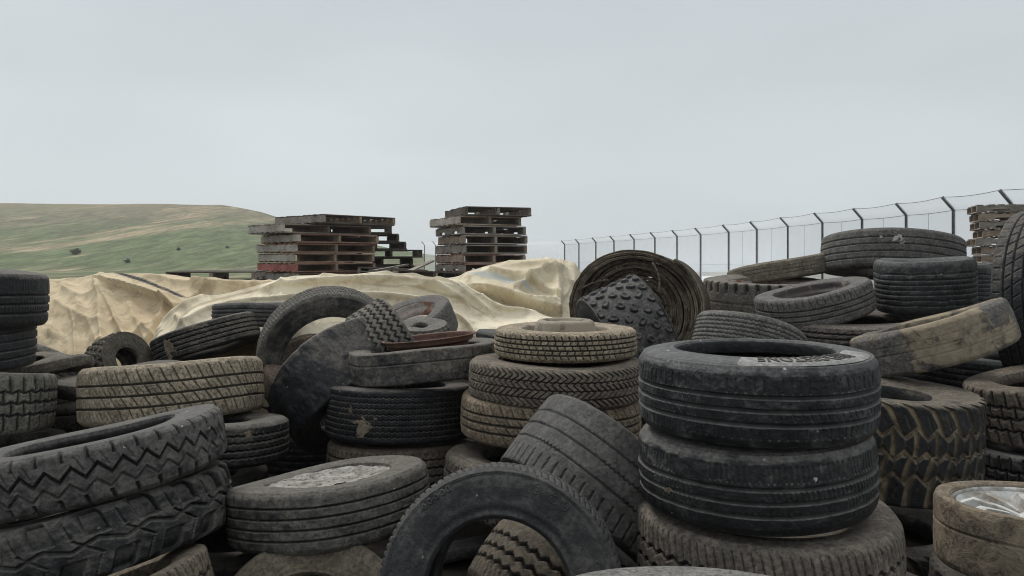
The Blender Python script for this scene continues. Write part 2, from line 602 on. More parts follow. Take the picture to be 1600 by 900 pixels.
        for c_, off in rows:
            idx = np.floor(j(n) + off)
            f = np.mod(j(n) + off, 1.0) - .5
            h1 = _hash(np.mod(idx, n), np.full_like(idx, int(c_ * 50)), 3) - .5
            h2 = _hash(np.mod(idx, n), np.full_like(idx, int(c_ * 50)), 7) - .5
            dx = (f + .16 * h1) * Lc / n; dy = (v - c_ - .07 * h2) * tw
            ca, sa = np.cos(h1 * 2.2), np.sin(h1 * 2.2)
            ex, ey = dx * ca + dy * sa, -dx * sa + dy * ca + 9 * (dx * ca) ** 2
            dd = ((np.abs(ex) / (kx * (1 + .3 * h2))) ** 2.6 + (np.abs(ey) / ky) ** 2.6) ** (1 / 2.6)
            k = np.maximum(k, np.clip((1.12 - dd) / .26, 0, 1) * (1 - .30 * smooth(1 - dd, .25, .8)))
        m = 1 - k
        return (.012 if small else .014) * m, m * .0
    elif kind == 'sawrib':
        n = n_for(.036)
        for i, c_ in enumerate((-.5, 0, .5)):
            f = np.mod(j(n) + .5 * i, 1.0)
            m = np.maximum(m, cut(c_ + .09 * (f - .5), 0, .0075))
            m = np.maximum(m, .5 * lateral(j(n) + .5 * i, Lc / n, .5, .005) * ((np.abs(v - c_) < .1)))
        m = np.maximum(m, .5 * lateral(j(n) + .7 * np.abs(v), Lc / n, .2, .0045) * inr(-1, 1) * .8)
        D = .008
    elif kind == 'wideshoulder':
        n = n_for(.034)
        for i, c_ in enumerate((-.5, -.1, .32)): m = np.maximum(m, cut(c_ + .02 * tri(j(n * 2)) * (vnoise(j(n) / 4, v * 0, i) > .3), 0, .0045))
        m = np.maximum(m, .8 * lateral(j(n) + .35 * v, Lc / n, 0, .0045) * inr(.56, 1.6))
        D = .006
    elif kind == 'slash':
        for c_ in (-.62, -.3, .05, .42): m = np.maximum(m, cut(c_, 0, .007))
        n = n_for(.06)
        m = np.maximum(m, .9 * lateral(j(n) + 1.5 * v, Lc / n, 0, .0045) * inr(-.6, .4) * (np.abs(np.mod(j(2 * n), 1) - .5) < .46))
        m = np.maximum(m, .8 * lateral(j(n), Lc / n, 0, .004) * inr(.55, 1.0))
        m = np.maximum(m, .8 * lateral(j(n), Lc / n, 0, .004) * inr(-1.0, -.72))
        D = .007
    elif kind == 'comb':        # ribs with lateral comb, standing front tyre
        for c_ in (-.5, 0, .5): m = np.maximum(m, cut(c_ + .02 * tri(j(60)), 0, .007))
        n = n_for(.019)
        m = np.maximum(m, .9 * lateral(j(n) + .8 * v, Lc / n, 0, .0038))
        D = .0055
    elif kind == 'deepzig':     # muddy truck tyre with ragged steps
        n = n_for(.045)
        for i, c_ in enumerate((-.5, .0, .45)): m = np.maximum(m, cut(c_ + .07 * tri(j(n) + .4 * i), 0, .010))
        m = np.maximum(m, .5 * lateral(j(2 * n) + .8 * v, Lc / n / 2, 0, .004) * inr(.5, 1.1))
        D = .011
    elif kind == 'worn':
        for c_ in (-.45, .0, .45): m = np.maximum(m, .5 * cut(c_ + .01 * np.sin(th * 7), 0, .005) * (vnoise(th * 3, v * 2, 9) > .35))
        D = .004
    elif kind == 'line1':
        m = np.maximum(m, .6 * cut(.28, 0, .006)); D = .004
    else:
        m = m * 0
    return m * D, m


PROF = {
    # half profile: (fraction of half width, q: 0 rim .. 1 tread), from the tread edge inwards
    'car':   dict(tw=.84, crown=.015, pts=[(.84, .985), (.915, .960), (.965, .89), (1.0, .72), (.99, .50), (.955, .28), (.93, .12), (.90, .03), (.83, .0)]),
    'square': dict(tw=.91, crown=.012, pts=[(.91, .988), (.965, .96), (.985, .88), (1.0, .70), (.99, .48), (.95, .26), (.92, .11), (.89, .03), (.82, .0)]),
    'round': dict(tw=.79, crown=.030, pts=[(.79, .970), (.885, .925), (.955, .84), (1.0, .68), (.99, .48), (.95, .27), (.93, .12), (.90, .03), (.83, .0)]),
    'flat': dict(tw=.72, crown=.045, pts=[(.72, .955), (.81, .915), (.88, .85), (.925, .77), (.96, .62), (.985, .42), (1.0, .22), (1.0, .08), (.96, 0)]),
    'truck': dict(tw=.88, crown=.014, pts=[(.88, .986), (.94, .965), (.965, .90), (.98, .80), (1.0, .62), (.985, .40), (.93, .20), (.86, .05), (.80, .0)]),
}


def catmull(pts, n):
    P = np.array([pts[0]] + list(pts) + [pts[-1]], float)
    m = len(pts) - 1
    t = np.linspace(0, m, n)
    i = np.minimum(t.astype(int), m - 1)
    f = (t - i)[:, None]
    p0, p1, p2, p3 = P[i], P[i + 1], P[i + 2], P[i + 3]
    return .5 * ((2 * p1) + (-p0 + p2) * f + (2 * p0 - 5 * p1 + 4 * p2 - p3) * f ** 2 + (-p0 + 3 * p1 - 3 * p2 + p3) * f ** 3)


def tyre_arrays(R, W, rim, prof='car', pattern='rib4', nt=560, nv=48, ns=26, ni=16, wob=.004, warp=None, seed=0):
    pr = PROF[prof]
    hw = W / 2
    th = np.linspace(0, TAU, nt, endpoint=False)
    tw = pr['tw'] * hw
    H = R - rim
    v = np.linspace(-1, 1, nv)
    a_t = v * tw
    r_t = R - H * pr['crown'] * (1.0) * np.abs(v) ** 2.4
    side = catmull(pr['pts'], ns)
    a_s = side[:, 0] * hw
    r_s = rim + side[:, 1] * H
    r_s[0] = r_t[-1]
    # concentric ridges on the sidewall
    t = np.linspace(0, 1, ns)
    ridge = np.zeros(ns)
    for c_, ww, hh in ((.24, .03, .0030), (.36, .022, -.0022), (.72, .022, .0022), (.80, .02, -.0020), (.90, .028, .0030)):
        ridge += hh * np.exp(-((t - c_) / ww) ** 2)
    a_s = a_s + ridge
    b0 = pr['pts'][-1][0]
    inner = catmull([(b0, .0), (b0 - .12, -.02), (b0 - .30, .03), (b0 - .34, .12), (b0 - .22, .26), (.84, .5), (.88, .70), (.80, .84), (.45, .885), (0, .89)], ni)
    a_i = inner[:, 0] * hw
    r_i = rim + inner[:, 1] * H
    # closed loop:  tread(-..+) , side + , inner + , inner - (reversed), side - (reversed)
    A = np.concatenate([a_t, a_s[1:], a_i[1:], -a_i[::-1][1:], -a_s[::-1][1:-1]])
    Rr = np.concatenate([r_t, r_s[1:], r_i[1:], r_i[::-1][1:], r_s[::-1][1:-1]])
    n_t, n_s, n_i = nv, ns - 1, ni - 1
    TH, AA = np.meshgrid(th, A, indexing='ij')
    RR = np.repeat(Rr[None], nt, 0).copy()
    groove = np.zeros_like(RR)
    # tread pattern runs a little over the shoulders
    ext = 9 if pattern in ('lugblock', 'tractor', 'chevron', 'bigzig', 'wideshoulder', 'deepzig', 'slash') else 5
    V = np.zeros_like(RR); V[:, :nv] = v[None]
    idx_p = list(range(nv - 1, nv - 1 + ext)); M_ = len(A)
    for k in range(1, ext):
        V[:, nv - 1 + k] = 1 + .045 * k
        V[:, M_ - k] = -1 - .045 * k
    msk = np.zeros(M_)
    msk[:nv] = 1
    for k in range(1, ext):
        f = 1 - (k / ext) ** 1.5
        msk[nv - 1 + k] = f; msk[M_ - k] = f
    dep, gm = pat(pattern, TH, V, R, tw)
    dep = dep * msk[None]; gm = gm * msk[None]
    # irregular wear, chips
    wear = (fbm(TH * 9, V * 2.2, seed + 5, 4) - .47) * .006 * msk[None]
    RR = RR - dep - wear
    groove = gm
    # wobble and warp of the whole carcass
    wA = wob * np.sin(2 * TH + seed) + wob * .6 * np.sin(3 * TH + seed * 1.7)
    wR = wob * .8 * np.sin(2 * TH + seed * .6 + 1)
    AA = AA + wA
    RR = RR + wR
    X = RR * np.cos(TH); Y = RR * np.sin(TH); Z = AA
    P = np.stack([X, Y, Z], -1)
    if warp:
        P = warp(P, TH, AA, RR)
    du = np.roll(P, -1, 0) - np.roll(P, 1, 0)
    dv = np.roll(P, -1, 1) - np.roll(P, 1, 1)
    Nn = np.cross(du, dv)
    Nn /= np.maximum(np.linalg.norm(Nn, axis=-1, keepdims=True), 1e-9)
    # orient outward on the tread
    s0 = np.sum(Nn[0, nv // 2] * P[0, nv // 2])
    flip = s0 < 0
    if flip: Nn = -Nn
    ranges = {
        'tread': (0, nv - 1),
        'sidewall+': (nv - 1, nv - 1 + n_s),
        'inner': (nv - 1 + n_s, nv - 1 + n_s + 2 * n_i),
        'sidewall-': (nv - 1 + n_s + 2 * n_i, M_),
    }
    return P, Nn, groove, ranges, flip


def fit(axis, Y, x0, x1, y0, y1, R=None, W=None, tw=.8):
    """place a real tyre at distance Y so that it spans the given columns and rows; R / W in metres when known.
    None for a side that is hidden."""
    ax = Vector(axis).normalized()
    e1 = ax.orthogonal().normalized(); e2 = ax.cross(e1)
    ang = np.linspace(0, TAU, 73)[:-1]
    c_, s_ = np.cos(ang)[:, None], np.sin(ang)[:, None]
    E = c_ * np.array(e1)[None] + s_ * np.array(e2)[None]
    A = np.array(ax)[None]
    def bbox(p):
        X, Z, r, w_ = p
        Q = np.concatenate([E * r + A * w_ / 2 * tw, E * r - A * w_ / 2 * tw, E * r * .88 + A * w_ / 2, E * r * .88 - A * w_ / 2]) + np.array([X, Y, Z])
        u = 800 + F * Q[:, 0] / Q[:, 1]; vv = HY - F * (Q[:, 2] - CZ) / Q[:, 1]
        return np.array([u.min(), u.max(), vv.min(), vv.max()])
    tgt = [x0, x1, y0, y1]
    use = [i for i in range(4) if tgt[i] is not None]
    p = np.array([0., .5, R or .33, W or .22])
    free = [0, 1] + ([2] if R is None else []) + ([3] if W is None else [])
    for it in range(60):
        b0 = bbox(p)
        e = np.array([tgt[i] - b0[i] for i in use])
        J = np.zeros((len(use), len(free)))
        for k, fi in enumerate(free):
            q = p.copy(); q[fi] += 1e-4
            J[:, k] = ((bbox(q) - b0) / 1e-4)[use]
        st = np.linalg.lstsq(J, e, rcond=None)[0]
        st = np.clip(st, -.15, .15)
        for k, fi in enumerate(free): p[fi] += st[k]
        p[2] = max(p[2], .08); p[3] = max(p[3], .05)
        if np.abs(st).max() < 1e-5: break
    return p, ax


TYRES = []


def make_tyre(key, label, axis, Y, box, R=None, W=None, prof='car', pattern='rib4', rim=.62, spin=0., mat=None,
              q=1, wob=.004, warp=None, name='tyre', group=None, cat='tyre', seed=None):
    """axis: direction the upper / near sidewall faces; box: (x0, x1, y0, y1) in photograph pixels, None where hidden"""
    (X, Z, r, w_), ax = fit(axis, Y, *box, R=R, W=W, tw=PROF[prof]['tw'])
    seed = len(TYRES) * 3 + 1 if seed is None else seed
    nt_ = {0: 220, 1: 420, 2: 760}[q]; nv_ = {0: 26, 1: 44, 2: 72}[q]; ns_ = {0: 18, 1: 24, 2: 34}[q]
    P, Nn, gr, rg, flip = tyre_arrays(r, w_, r * rim, prof, pattern, nt_, nv_, ns_, 14, wob, warp, seed)
    root = empty(name, dict(label=label, category=cat, group=group), (X, Y, Z))
    rot = Vector((0, 0, 1)).rotation_difference(ax).to_matrix().to_4x4() @ Matrix.Rotation(spin, 4, 'Z')
    root.rotation_euler = rot.to_euler()
    Mloc = P.shape[1]
    for nm, key_ in (('tread', 'tread'), ('sidewall', 'sidewall+'), ('sidewall', 'sidewall-'), ('inner_lining', 'inner')):
        a, b = rg[key_]
        ii = np.arange(a, b + 1) % Mloc
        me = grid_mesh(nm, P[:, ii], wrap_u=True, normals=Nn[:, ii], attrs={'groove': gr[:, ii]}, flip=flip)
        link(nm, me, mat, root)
    TYRES.append(dict(key=key, o=root, X=X, Y=Y, Z=Z, R=r, W=w_, ax=tuple(ax), rim=r * rim))
    return root


def lathe(profile, nt=96, wob=0):
    th = np.linspace(0, TAU, nt, endpoint=False)
    pr = np.array(profile, float)
    TH, RR = np.meshgrid(th, pr[:, 0], indexing='ij')
    ZZ = np.repeat(pr[None, :, 1], nt, 0)
    if wob:
        ZZ = ZZ + wob * np.sin(2 * TH + 1) * (RR / pr[:, 0].max())
    return np.stack([RR * np.cos(TH), RR * np.sin(TH), ZZ], -1)


def add_rim(root, kind='steel', mat=None, depth=.5):
    """pressed steel wheel in the tyre `root`: barrel with flanges, disc, hub hole"""
    T = [t for t in TYRES if t['o'] is root][0]
    r, hw = T['rim'], T['W'] / 2 * .74
    barrel = [(r + .010, hw + .006), (r + .012, hw + .010), (r + .008, hw + .013), (r - .002, hw + .009), (r - .006, hw - .004), (r - .010, hw - .02), (r - .03, hw * .45),
              (r - .034, 0), (r - .03, -hw * .3), (r - .006, -hw * .75), (r - .004, -hw + .004), (r + .012, -hw - .010)]
    me = grid_mesh('rim', lathe(catmull(barrel, 40)), wrap_u=True)
    rb = link('rim', me, mat or M_rust, root)
    if kind == 'alloy':
        z0 = hw * .45
        face = bmesh.new()
        cone = [(r - .012, hw + .002), (r - .03, hw - .02), (r - .034, z0)]
        link('rim_dish', grid_mesh('rim_dish', lathe(catmull(cone, 12)), wrap_u=True), mat, rb)
        tube(face, [(0, 0, z0 - .03), (0, 0, z0 + .012), (0, 0, z0 + .02)], [.062, .062, .05], 28)
        link('hub', bm_mesh('hub', face, False), mat, rb)
        for k in range(10):
            a_ = TAU * k / 10
            c_, s_ = math.cos(a_), math.sin(a_)
            sb = bmesh.new()
            prev = None
            for i_, (rr_, w_, zt) in enumerate(((.05, .019, z0 + .014), (r * .45, .017, z0 + .03), (r * .75, .022, z0 + .042), (r - .015, .036, hw - .012))):
                ring_ = [sb.verts.new((rr_ * c_ - sx * w_ * s_, rr_ * s_ + sx * w_ * c_, zt - dz)) for sx, dz in ((-1, .03), (-.7, 0), (.7, 0), (1, .03))]
                if prev:
                    for q_ in range(4): sb.faces.new((prev[q_], prev[(q_ + 1) % 4], ring_[(q_ + 1) % 4], ring_[q_]))
                prev = ring_
            link('spoke', bm_mesh('spoke', sb), mat, rb)
        return rb
    if kind == 'steel' or kind == 'dome':
        if kind == 'dome':
            z0 = hw
            dp = [(r - .008, z0 - .022), (r * .86, z0 - .026), (r * .74, z0 - .012), (r * .68, z0 + .020), (r * .64, z0 + .038), (r * .56, z0 + .046), (r * .50, z0 + .042), (r * .44, z0 + .030), (r * .30, z0 + .028), (r * .27, z0 + .036), (r * .16, z0 + .038), (0.001, z0 + .038)]
        else:
            z0 = hw * (1 - 2 * depth)
            dp = [(r - .030, z0 - .02), (r * .84, z0 - .015), (r * .72, z0 + .03), (r * .58, z0 + .035), (r * .45, z0 + .012), (r * .33, z0 + .01), (r * .28, z0 + .028), (r * .25, z0 + .028), (r * .25, z0 - .01)]
        link('wheel_disc', grid_mesh('wheel_disc', lathe(catmull(dp, 40)), wrap_u=True), mat or M_rust, rb)
    return rb

# ------------------------------------------------------------------ terrain, water
def hill_profile(px):
    xs = [-900, -300, 0, 150, 345, 375, 410, 440, 500, 560, 620, 680, 740, 800]
    ys = [325, 319, 317.5, 319, 320, 325, 332, 341, 358, 376, 390, 398, 404, 409]
    return np.interp(px, xs, ys)


def terrain_z(X, Y):
    px = 800 + F * X / np.maximum(Y, 30)
    RD = 170.0
    H = CZ + (HY - hill_profile(px)) / F * RD
    H = np.where(px < 800, H, 0)
    t = np.clip((Y - 72) / (RD - 72), 0, 1)
    s = t ** 1.15
    s = np.where(t > .93, .93 ** 1.15 + (1 - .93 ** 1.15) * smooth(t, .93, 1.0), s)
    z = np.maximum(H, 0) * s
    z = z + (fbm(X * .05, Y * .05, 3, 4) - .47) * .7 * smooth(Y, 76, 120) * (px < 790)
    # the yard ends at an edge and falls to the plain on the right
    right = smooth(px, 700, 860)
    z = z - right * 19 * smooth(Y, 67, 105)
    z = np.where(Y > RD + 60, z - smooth(Y, RD + 60, 420) * 30, z)
    return z


def ground_mat():
    m, t = new_mat('yard_dirt_and_grass')
    b = NB(t)
    P = b.n('TexCoord').outputs['Object']
    sp = b.n('SeparateXYZ'); t.links.new(P, sp.inputs[0])
    n1 = b.noise(b.mapping(P, (1, .25, 1.6)), .03, 6, .62, .4); n2 = b.noise(b.mapping(P, (1, .2, 1.5)), .4, 6, .68); n3 = b.noise(P, 14, 6, .7)
    strat = b.noise(b.mapping(P, (.020, .004, .030)), 2.6, 7, .66, 1.2)
    patch = b.noise(b.mapping(P, (.035, .006, .05), (7, 3, 1)), 1.6, 7, .7, .8)
    green = b.mix(b.rng(n2, .3, .7), col(.085, .115, .05), col(.14, .165, .085))
    dry = b.mix(b.rng(n2, .3, .7), col(.12, .12, .07), col(.20, .18, .115))
    scar = col(.38, .29, .20)
    gm = b.math('ADD', n1, b.math('MULTIPLY', b.rng(sp.outputs['Z'], 1.5, 13, .12, -.10, False), 1.0))
    veg = b.mix(b.rng(gm, .47, .62), dry, green)
    veg = b.mix(b.rng(strat, .54, .66, 0, .75), veg, scar)
    veg = b.mix(b.rng(patch, .52, .62, 0, .6), veg, col(.11, .105, .065))
    tuft = b.noise(b.mapping(P, (1, .16, 1.5)), .8, 7, .78)
    veg = b.mix(1.0, veg, b.mix(b.rng(tuft, .35, .65), col(.6, .6, .6), col(1.3, 1.3, 1.25)), 'MULTIPLY')
    veg = b.mix(b.rng(b.math('ADD', sp.outputs['Z'], b.math('MULTIPLY', b.math('ADD', patch, n1), 9.0)), 17, 25, 0, .55), veg, col(.25, .2, .125))
    dirt = b.mix(b.rng(n3, .3, .7), col(.035, .03, .025), col(.07, .06, .048))
    khaki = b.mix(b.rng(n2, .35, .65), col(.2, .18, .12), col(.13, .125, .075))
    far = b.rng(sp.outputs['Y'], 20, 30)
    right = b.rng(b.math('DIVIDE', sp.outputs['X'], sp.outputs['Y']), -.06, .02)
    c = b.mix(right, veg, khaki)
    c = b.mix(far, dirt, c)
    b.out(c, .95, b.math('ADD', b.math('MULTIPLY', n2, 2.0), b.math('MULTIPLY', n3, .02)), .6, .25, spec=.15)
    return m


def polar_grid():
    # rows by distance, columns by bearing: one sheet out to the horizon
    Yd = np.concatenate([np.linspace(-12, 70, 60), np.linspace(72, 215, 110), np.linspace(222, 520, 30), np.array([700, 1200, 2500, 5000])])
    u = np.concatenate([np.linspace(-3.2, -1.0, 30), np.linspace(-.98, .5, 260), np.linspace(.52, 3.2, 30)])
    Yg, U = np.meshgrid(Yd, u, indexing='ij')
    Xg = U * np.maximum(Yg, 25)
    Z = terrain_z(Xg, Yg)
    return np.stack([Xg, Yg, Z], -1)


P = polar_grid()
g = link('ground', grid_mesh('ground', P, flip=True), ground_mat(), None, dict(kind='structure'))


def water_mat():
    m, t = new_mat('calm_grey_water')
    b = NB(t)
    P_ = b.n('TexCoord').outputs['Object']
    n = b.noise(b.mapping(P_, (.02, .12, 1)), 1.0, 5, .6)
    b.out(col(.05, .09, .13), .25, n, .25, .4)
    return m


bm = bmesh.new()
vs = [bm.verts.new(p) for p in ((-6000, 60, -17), (6000, 60, -17), (6000, 9000, -17), (-6000, 9000, -17))]
bm.faces.new(vs)
link('water', bm_mesh('water', bm), water_mat(), None, dict(kind='structure'))


def concrete_mat():
    m, t = new_mat('pale_concrete')
    b = NB(t)
    P_ = b.n('TexCoord').outputs['Object']
    n = b.noise(P_, 1.2, 6, .65)
    b.out(b.mix(b.rng(n, .3, .7), col(.62, .62, .61), col(.75, .75, .74)), .85, n, .1, .01)
    return m


bm = bmesh.new()
box_bm(bm, (10.5, 38, .03), (5.5, 20, .06))
link('pavement', bm_mesh('pavement', bm), concrete_mat(), None, dict(kind='structure'))

# ------------------------------------------------------------------ shrubs far on the hill side
def leaf_mat():
    m, t = new_mat('dark_shrub_leaves')
    b = NB(t)
    n = b.noise(b.n('TexCoord').outputs['Object'], 3, 4, .6)
    b.out(b.mix(b.rng(n, .3, .7), col(.035, .045, .022), col(.08, .09, .045)), .8)
    return m


M_leaf = leaf_mat()
for k, (px, py, Y, r, lab) in enumerate([
        (118, 411, 88, .6, 'widest dark round shrub at the foot of the green hill, far left'),
        (199, 417, 80, .36, 'small dark shrub low on the hill just above the tan tarp'),
        (279, 410, 92, .3, 'small dark shrub on the hill above the low lone pallet'),
        (355, 408, 95, .25, 'tiny dark shrub on the hill just left of the pallet stack')]):
    X_ = (px - 800) / F * Y
    z_ = float(terrain_z(np.array([[X_]]), np.array([[float(Y)]]))[0, 0])
    root = empty('shrub', dict(label=lab, category='shrub', group='shrubs dotted on the hillside'), (X_, Y, z_))
    bm = bmesh.new()
    tube(bm, [(0, 0, -.1), (.05, 0, r * .4)], [.06, .03], 6)
    link('trunk', bm_mesh('trunk', bm), M_darksteel, root)
    bm = bmesh.new()
    for i in range(420):
        v_ = Vector((random.gauss(0, 1), random.gauss(0, 1), random.gauss(0, 1))).normalized() * (random.random() ** .4)
        p = Vector((v_.x * r, v_.y * r, r * .55 + v_.z * r * .5)) * (1 + .25 * math.sin(v_.x * 5 + k))
        n_ = Vector((random.gauss(0, 1), random.gauss(0, 1), random.gauss(0, 1))).normalized()
        a_ = n_.orthogonal().normalized() * r * .12; b_ = n_.cross(a_)
        bm.faces.new([bm.verts.new(p + q) for q in (a_, b_, -a_, -b_)])
    link('crown', bm_mesh('crown', bm), M_leaf, root)

# ------------------------------------------------------------------ perimeter fence with leaning-in tips and thin netting
def metal_post_mat():
    m, t = new_mat('dark_galvanised_post')
    b = NB(t)
    n = b.noise(b.n('TexCoord').outputs['Object'], 6, 4, .6)
    b.out(b.mix(b.rng(n, .3, .7), col(.09, .095, .10), col(.15, .155, .16)), .6, metal=.2)
    return m


def netting_mat():
    """woven wire: wires of about 3 mm every 5 cm, drawn on the sheet by its own coordinates"""
    m, t = new_mat('fine_wire_netting')
    b = NB(t)
    P_ = b.n('TexCoord').outputs['UV']
    n = b.noise(P_, .35, 3, .5)
    tr = b.n('BsdfTransparent')
    df = b.n('BsdfDiffuse'); df.inputs['Color'].default_value = col(.95, .97, .98)
    mixs = b.n('MixShader')
    b.put(mixs.inputs[0], b.rng(n, .3, .7, .34, .48))
    tl = b.n('BsdfTranslucent'); tl.inputs['Color'].default_value = col(.95, .97, .98)
    ad = b.n('MixShader'); ad.inputs[0].default_value = .55; t.links.new(df.outputs[0], ad.inputs[1]); t.links.new(tl.outputs[0], ad.inputs[2])
    t.links.new(tr.outputs[0], mixs.inputs[1]); t.links.new(ad.outputs[0], mixs.inputs[2])
    o = b.n('OutputMaterial'); t.links.new(mixs.outputs[0], o.inputs[0])
    return m


M_post, M_net = metal_post_mat(), netting_mat()
tips = [(1562, 297), (1472, 308), (1400, 318), (1333, 326), (1272, 333), (1219, 340), (1172, 346.5), (1129, 351.5), (1086, 356.5),
        (1050, 360), (1016, 363.2), (984, 366.3), (953, 369), (925, 371.5), (899, 374), (877, 376)]
HT = 2.72
posts = []
for px, py in tips:
    Y = (HT - CZ) * F / (HY - py)
    posts.append(Vector(((px - 800) / F * Y, Y, 0)))
fence = empty('wire_fence', dict(label='tall grey wire netting fence with bent post tops curving away on the right', category='fence'), (posts[0].x, posts[0].y, 0))
o0 = Vector(fence.location)
# nearer hidden continuation, then the seen posts, then the far run to the left
near = [posts[0] + (posts[0] - posts[1]) * k for k in (2, 1)]
allp = near + posts
inner = []
for i, p in enumerate(allp):
    tdir = (allp[min(i + 1, len(allp) - 1)] - allp[max(i - 1, 0)]).normalized()
    nrm = Vector((-abs(tdir.y), tdir.x if tdir.y > 0 else -tdir.x, 0)).normalized()
    inner.append(nrm)
for i, p in enumerate(allp):
    n_ = inner[i]
    base = p - n_ * .30
    bm = bmesh.new()
    r_ = .042 if i < 8 else .055
    tube(bm, [base - o0 + Vector((0, 0, 0)), base - o0 + Vector((0, 0, HT - .33)), base - o0 + Vector((0, 0, HT - .30)) + n_ * .02, p - o0 + Vector((0, 0, HT))], r_, 8)
    link('post', bm_mesh('post', bm, True), M_post, fence)


def net_panel(parent, off, pts, heights, tipn, name='netting'):
    """vertical netting along the posts with the tilted strip on top, sagging between posts"""
    rows = [('v', .02), ('v', .5), ('v', 1.0), ('t', .5), ('t', 1.0)]
    per = 6
    cols = []
    for i in range(len(pts) - 1):
        for k in range(per + (1 if i == len(pts) - 2 else 0)):
            f = k / per
            cols.append((pts[i].lerp(pts[i + 1], f), tipn[i].lerp(tipn[i + 1], f), math.sin(PI * f) * .022, i + f))
    Pn = np.zeros((len(cols), 5, 3)); UV = np.zeros((len(cols), 5, 2))
    s = 0
    for c_, (p, n_, sag, tt) in enumerate(cols):
        base = p - n_ * .3
        for r_, (kk, f) in enumerate(rows):
            if kk == 'v':
                q = base + Vector((0, 0, (heights - .33) * f - sag * (f > .9)))
            else:
                q = base + n_ * .3 * f + Vector((0, 0, heights - .33 + .33 * f - sag * (1 + f)))
            Pn[c_, r_] = q - off; UV[c_, r_] = (tt * 2.6, q.z)
    me = grid_mesh(name, Pn)
    uvl = me.uv_layers.new(name='UVMap')
    vi = np.zeros(len(me.loops), np.int32); me.loops.foreach_get('vertex_index', vi)
    uvl.data.foreach_set('uv', UV.reshape(-1, 2)[vi].reshape(-1).astype(np.float32))
    link(name, me, M_net, parent)
    return cols


cols_ = net_panel(fence, o0, allp, HT, inner)
for hz, ff in ((HT, 1.0), (HT - .33, 0.0), (.9, 0.0)):
    bm = bmesh.new()
    pts = [p - n_ * .3 * (1 - ff) - o0 + Vector((0, 0, hz - sag * (1 + ff) * (1 if hz > 1 else .4))) for p, n_, sag, _ in cols_]
    tube(bm, pts, .007 if hz > 1 else .004, 5)
    link('strand', bm_mesh('strand', bm, True), M_post, fence)
# bracing wires halfway between posts, hardly visible
for i in range(1, 9):
    m_ = allp[i].lerp(allp[i + 1], .5) - inner[i] * .3 - o0
    bm = bmesh.new(); tube(bm, [m_, m_ + Vector((0, 0, HT - .36))], .005, 5)
    link('stay_wire', bm_mesh('stay_wire', bm, True), M_post, fence)
# far run behind the pallets
far0 = posts[-1]
farp = [far0 + Vector((-.25, .3, 0)), far0 + Vector((-4.2, 1.5, 0)), far0 + Vector((-8.5, 2.5, 0)), far0 + Vector((-11.1, 3.0, 0)), far0 + Vector((-12.1, 3.2, 0))]
fence2 = empty('wire_fence', dict(label='far pale stretch of wire fence seen on both sides of the tall pallet stack', category='fence'), far0)
tipn = [Vector((-.4, -.9, 0)).normalized()] * len(farp)
net_panel(fence2, far0, farp, 2.7, tipn)
for i, p in enumerate(farp[1:]):
    bm = bmesh.new()
    b_ = p - far0 - tipn[0] * .3
    tube(bm, [b_, b_ + Vector((0, 0, 2.4)), p - far0 + Vector((-.1, 0, 2.72))], .035 if i >= 2 else .014, 6)
    link('post', bm_mesh('post', bm, True), M_post, fence2)

# ------------------------------------------------------------------ pallets
def wood_mat(name, a, c, seed):
    m, t = new_mat(name)
    b = NB(t)
    P_ = b.n('TexCoord').outputs['Object']
    oi = b.n('ObjectInfo')
    ad = b.n('VectorMath', operation='ADD'); t.links.new(P_, ad.inputs[0])
    cx = b.n('CombineXYZ'); b.put(cx.inputs[0], b.math('MULTIPLY', oi.outputs['Random'], 37.0)); cx.inputs[1].default_value = seed
    t.links.new(cx.outputs[0], ad.inputs[1])
    V_ = ad.outputs[0]
    gr1 = b.noise(b.mapping(V_, (5, 60, 60)), 1, 5, .6)
    gr2 = b.noise(b.mapping(V_, (60, 5, 60)), 1, 5, .6)
    big = b.noise(V_, 3.5, 5, .6); blot = b.noise(V_, 11, 5, .7, .5)
    g_ = b.math('MAXIMUM', gr1, gr2)
    c1 = b.mix(b.rng(g_, .4, .7), col(*a), col(*c))
    c1 = b.mix(b.rng(big, .42, .62, 0, .65), c1, b.mix(1.0, c1, col(.55, .5, .48), 'MULTIPLY'))
    c1 = b.mix(b.rng(blot, .58, .7, 0, .7), c1, col(a[0] * .35, a[1] * .35, a[2] * .35))
    b.out(c1, .9, b.math('ADD', g_, blot), .5, .004, spec=.2)
    return m


M_wood_pale = wood_mat('pale_weathered_wood', (.34, .315, .27), (.52, .48, .42), 1)
M_wood_brown = wood_mat('brown_old_wood', (.22, .125, .09), (.38, .25, .19), 2)
M_wood_dark = wood_mat('dark_wet_wood', (.075, .066, .055), (.15, .132, .11), 3)
M_wood_grey = wood_mat('grey_old_wood', (.2, .18, .155), (.34, .31, .265), 4)
M_wood_red = wood_mat('reddish_painted_wood', (.36, .12, .10), (.48, .22, .19), 5)
M_wood_tan = wood_mat('tan_old_wood', (.24, .19, .145), (.38, .31, .235), 7)
M_green = wood_mat('green_painted_wood', (.01, .07, .055), (.02, .11, .085), 6)


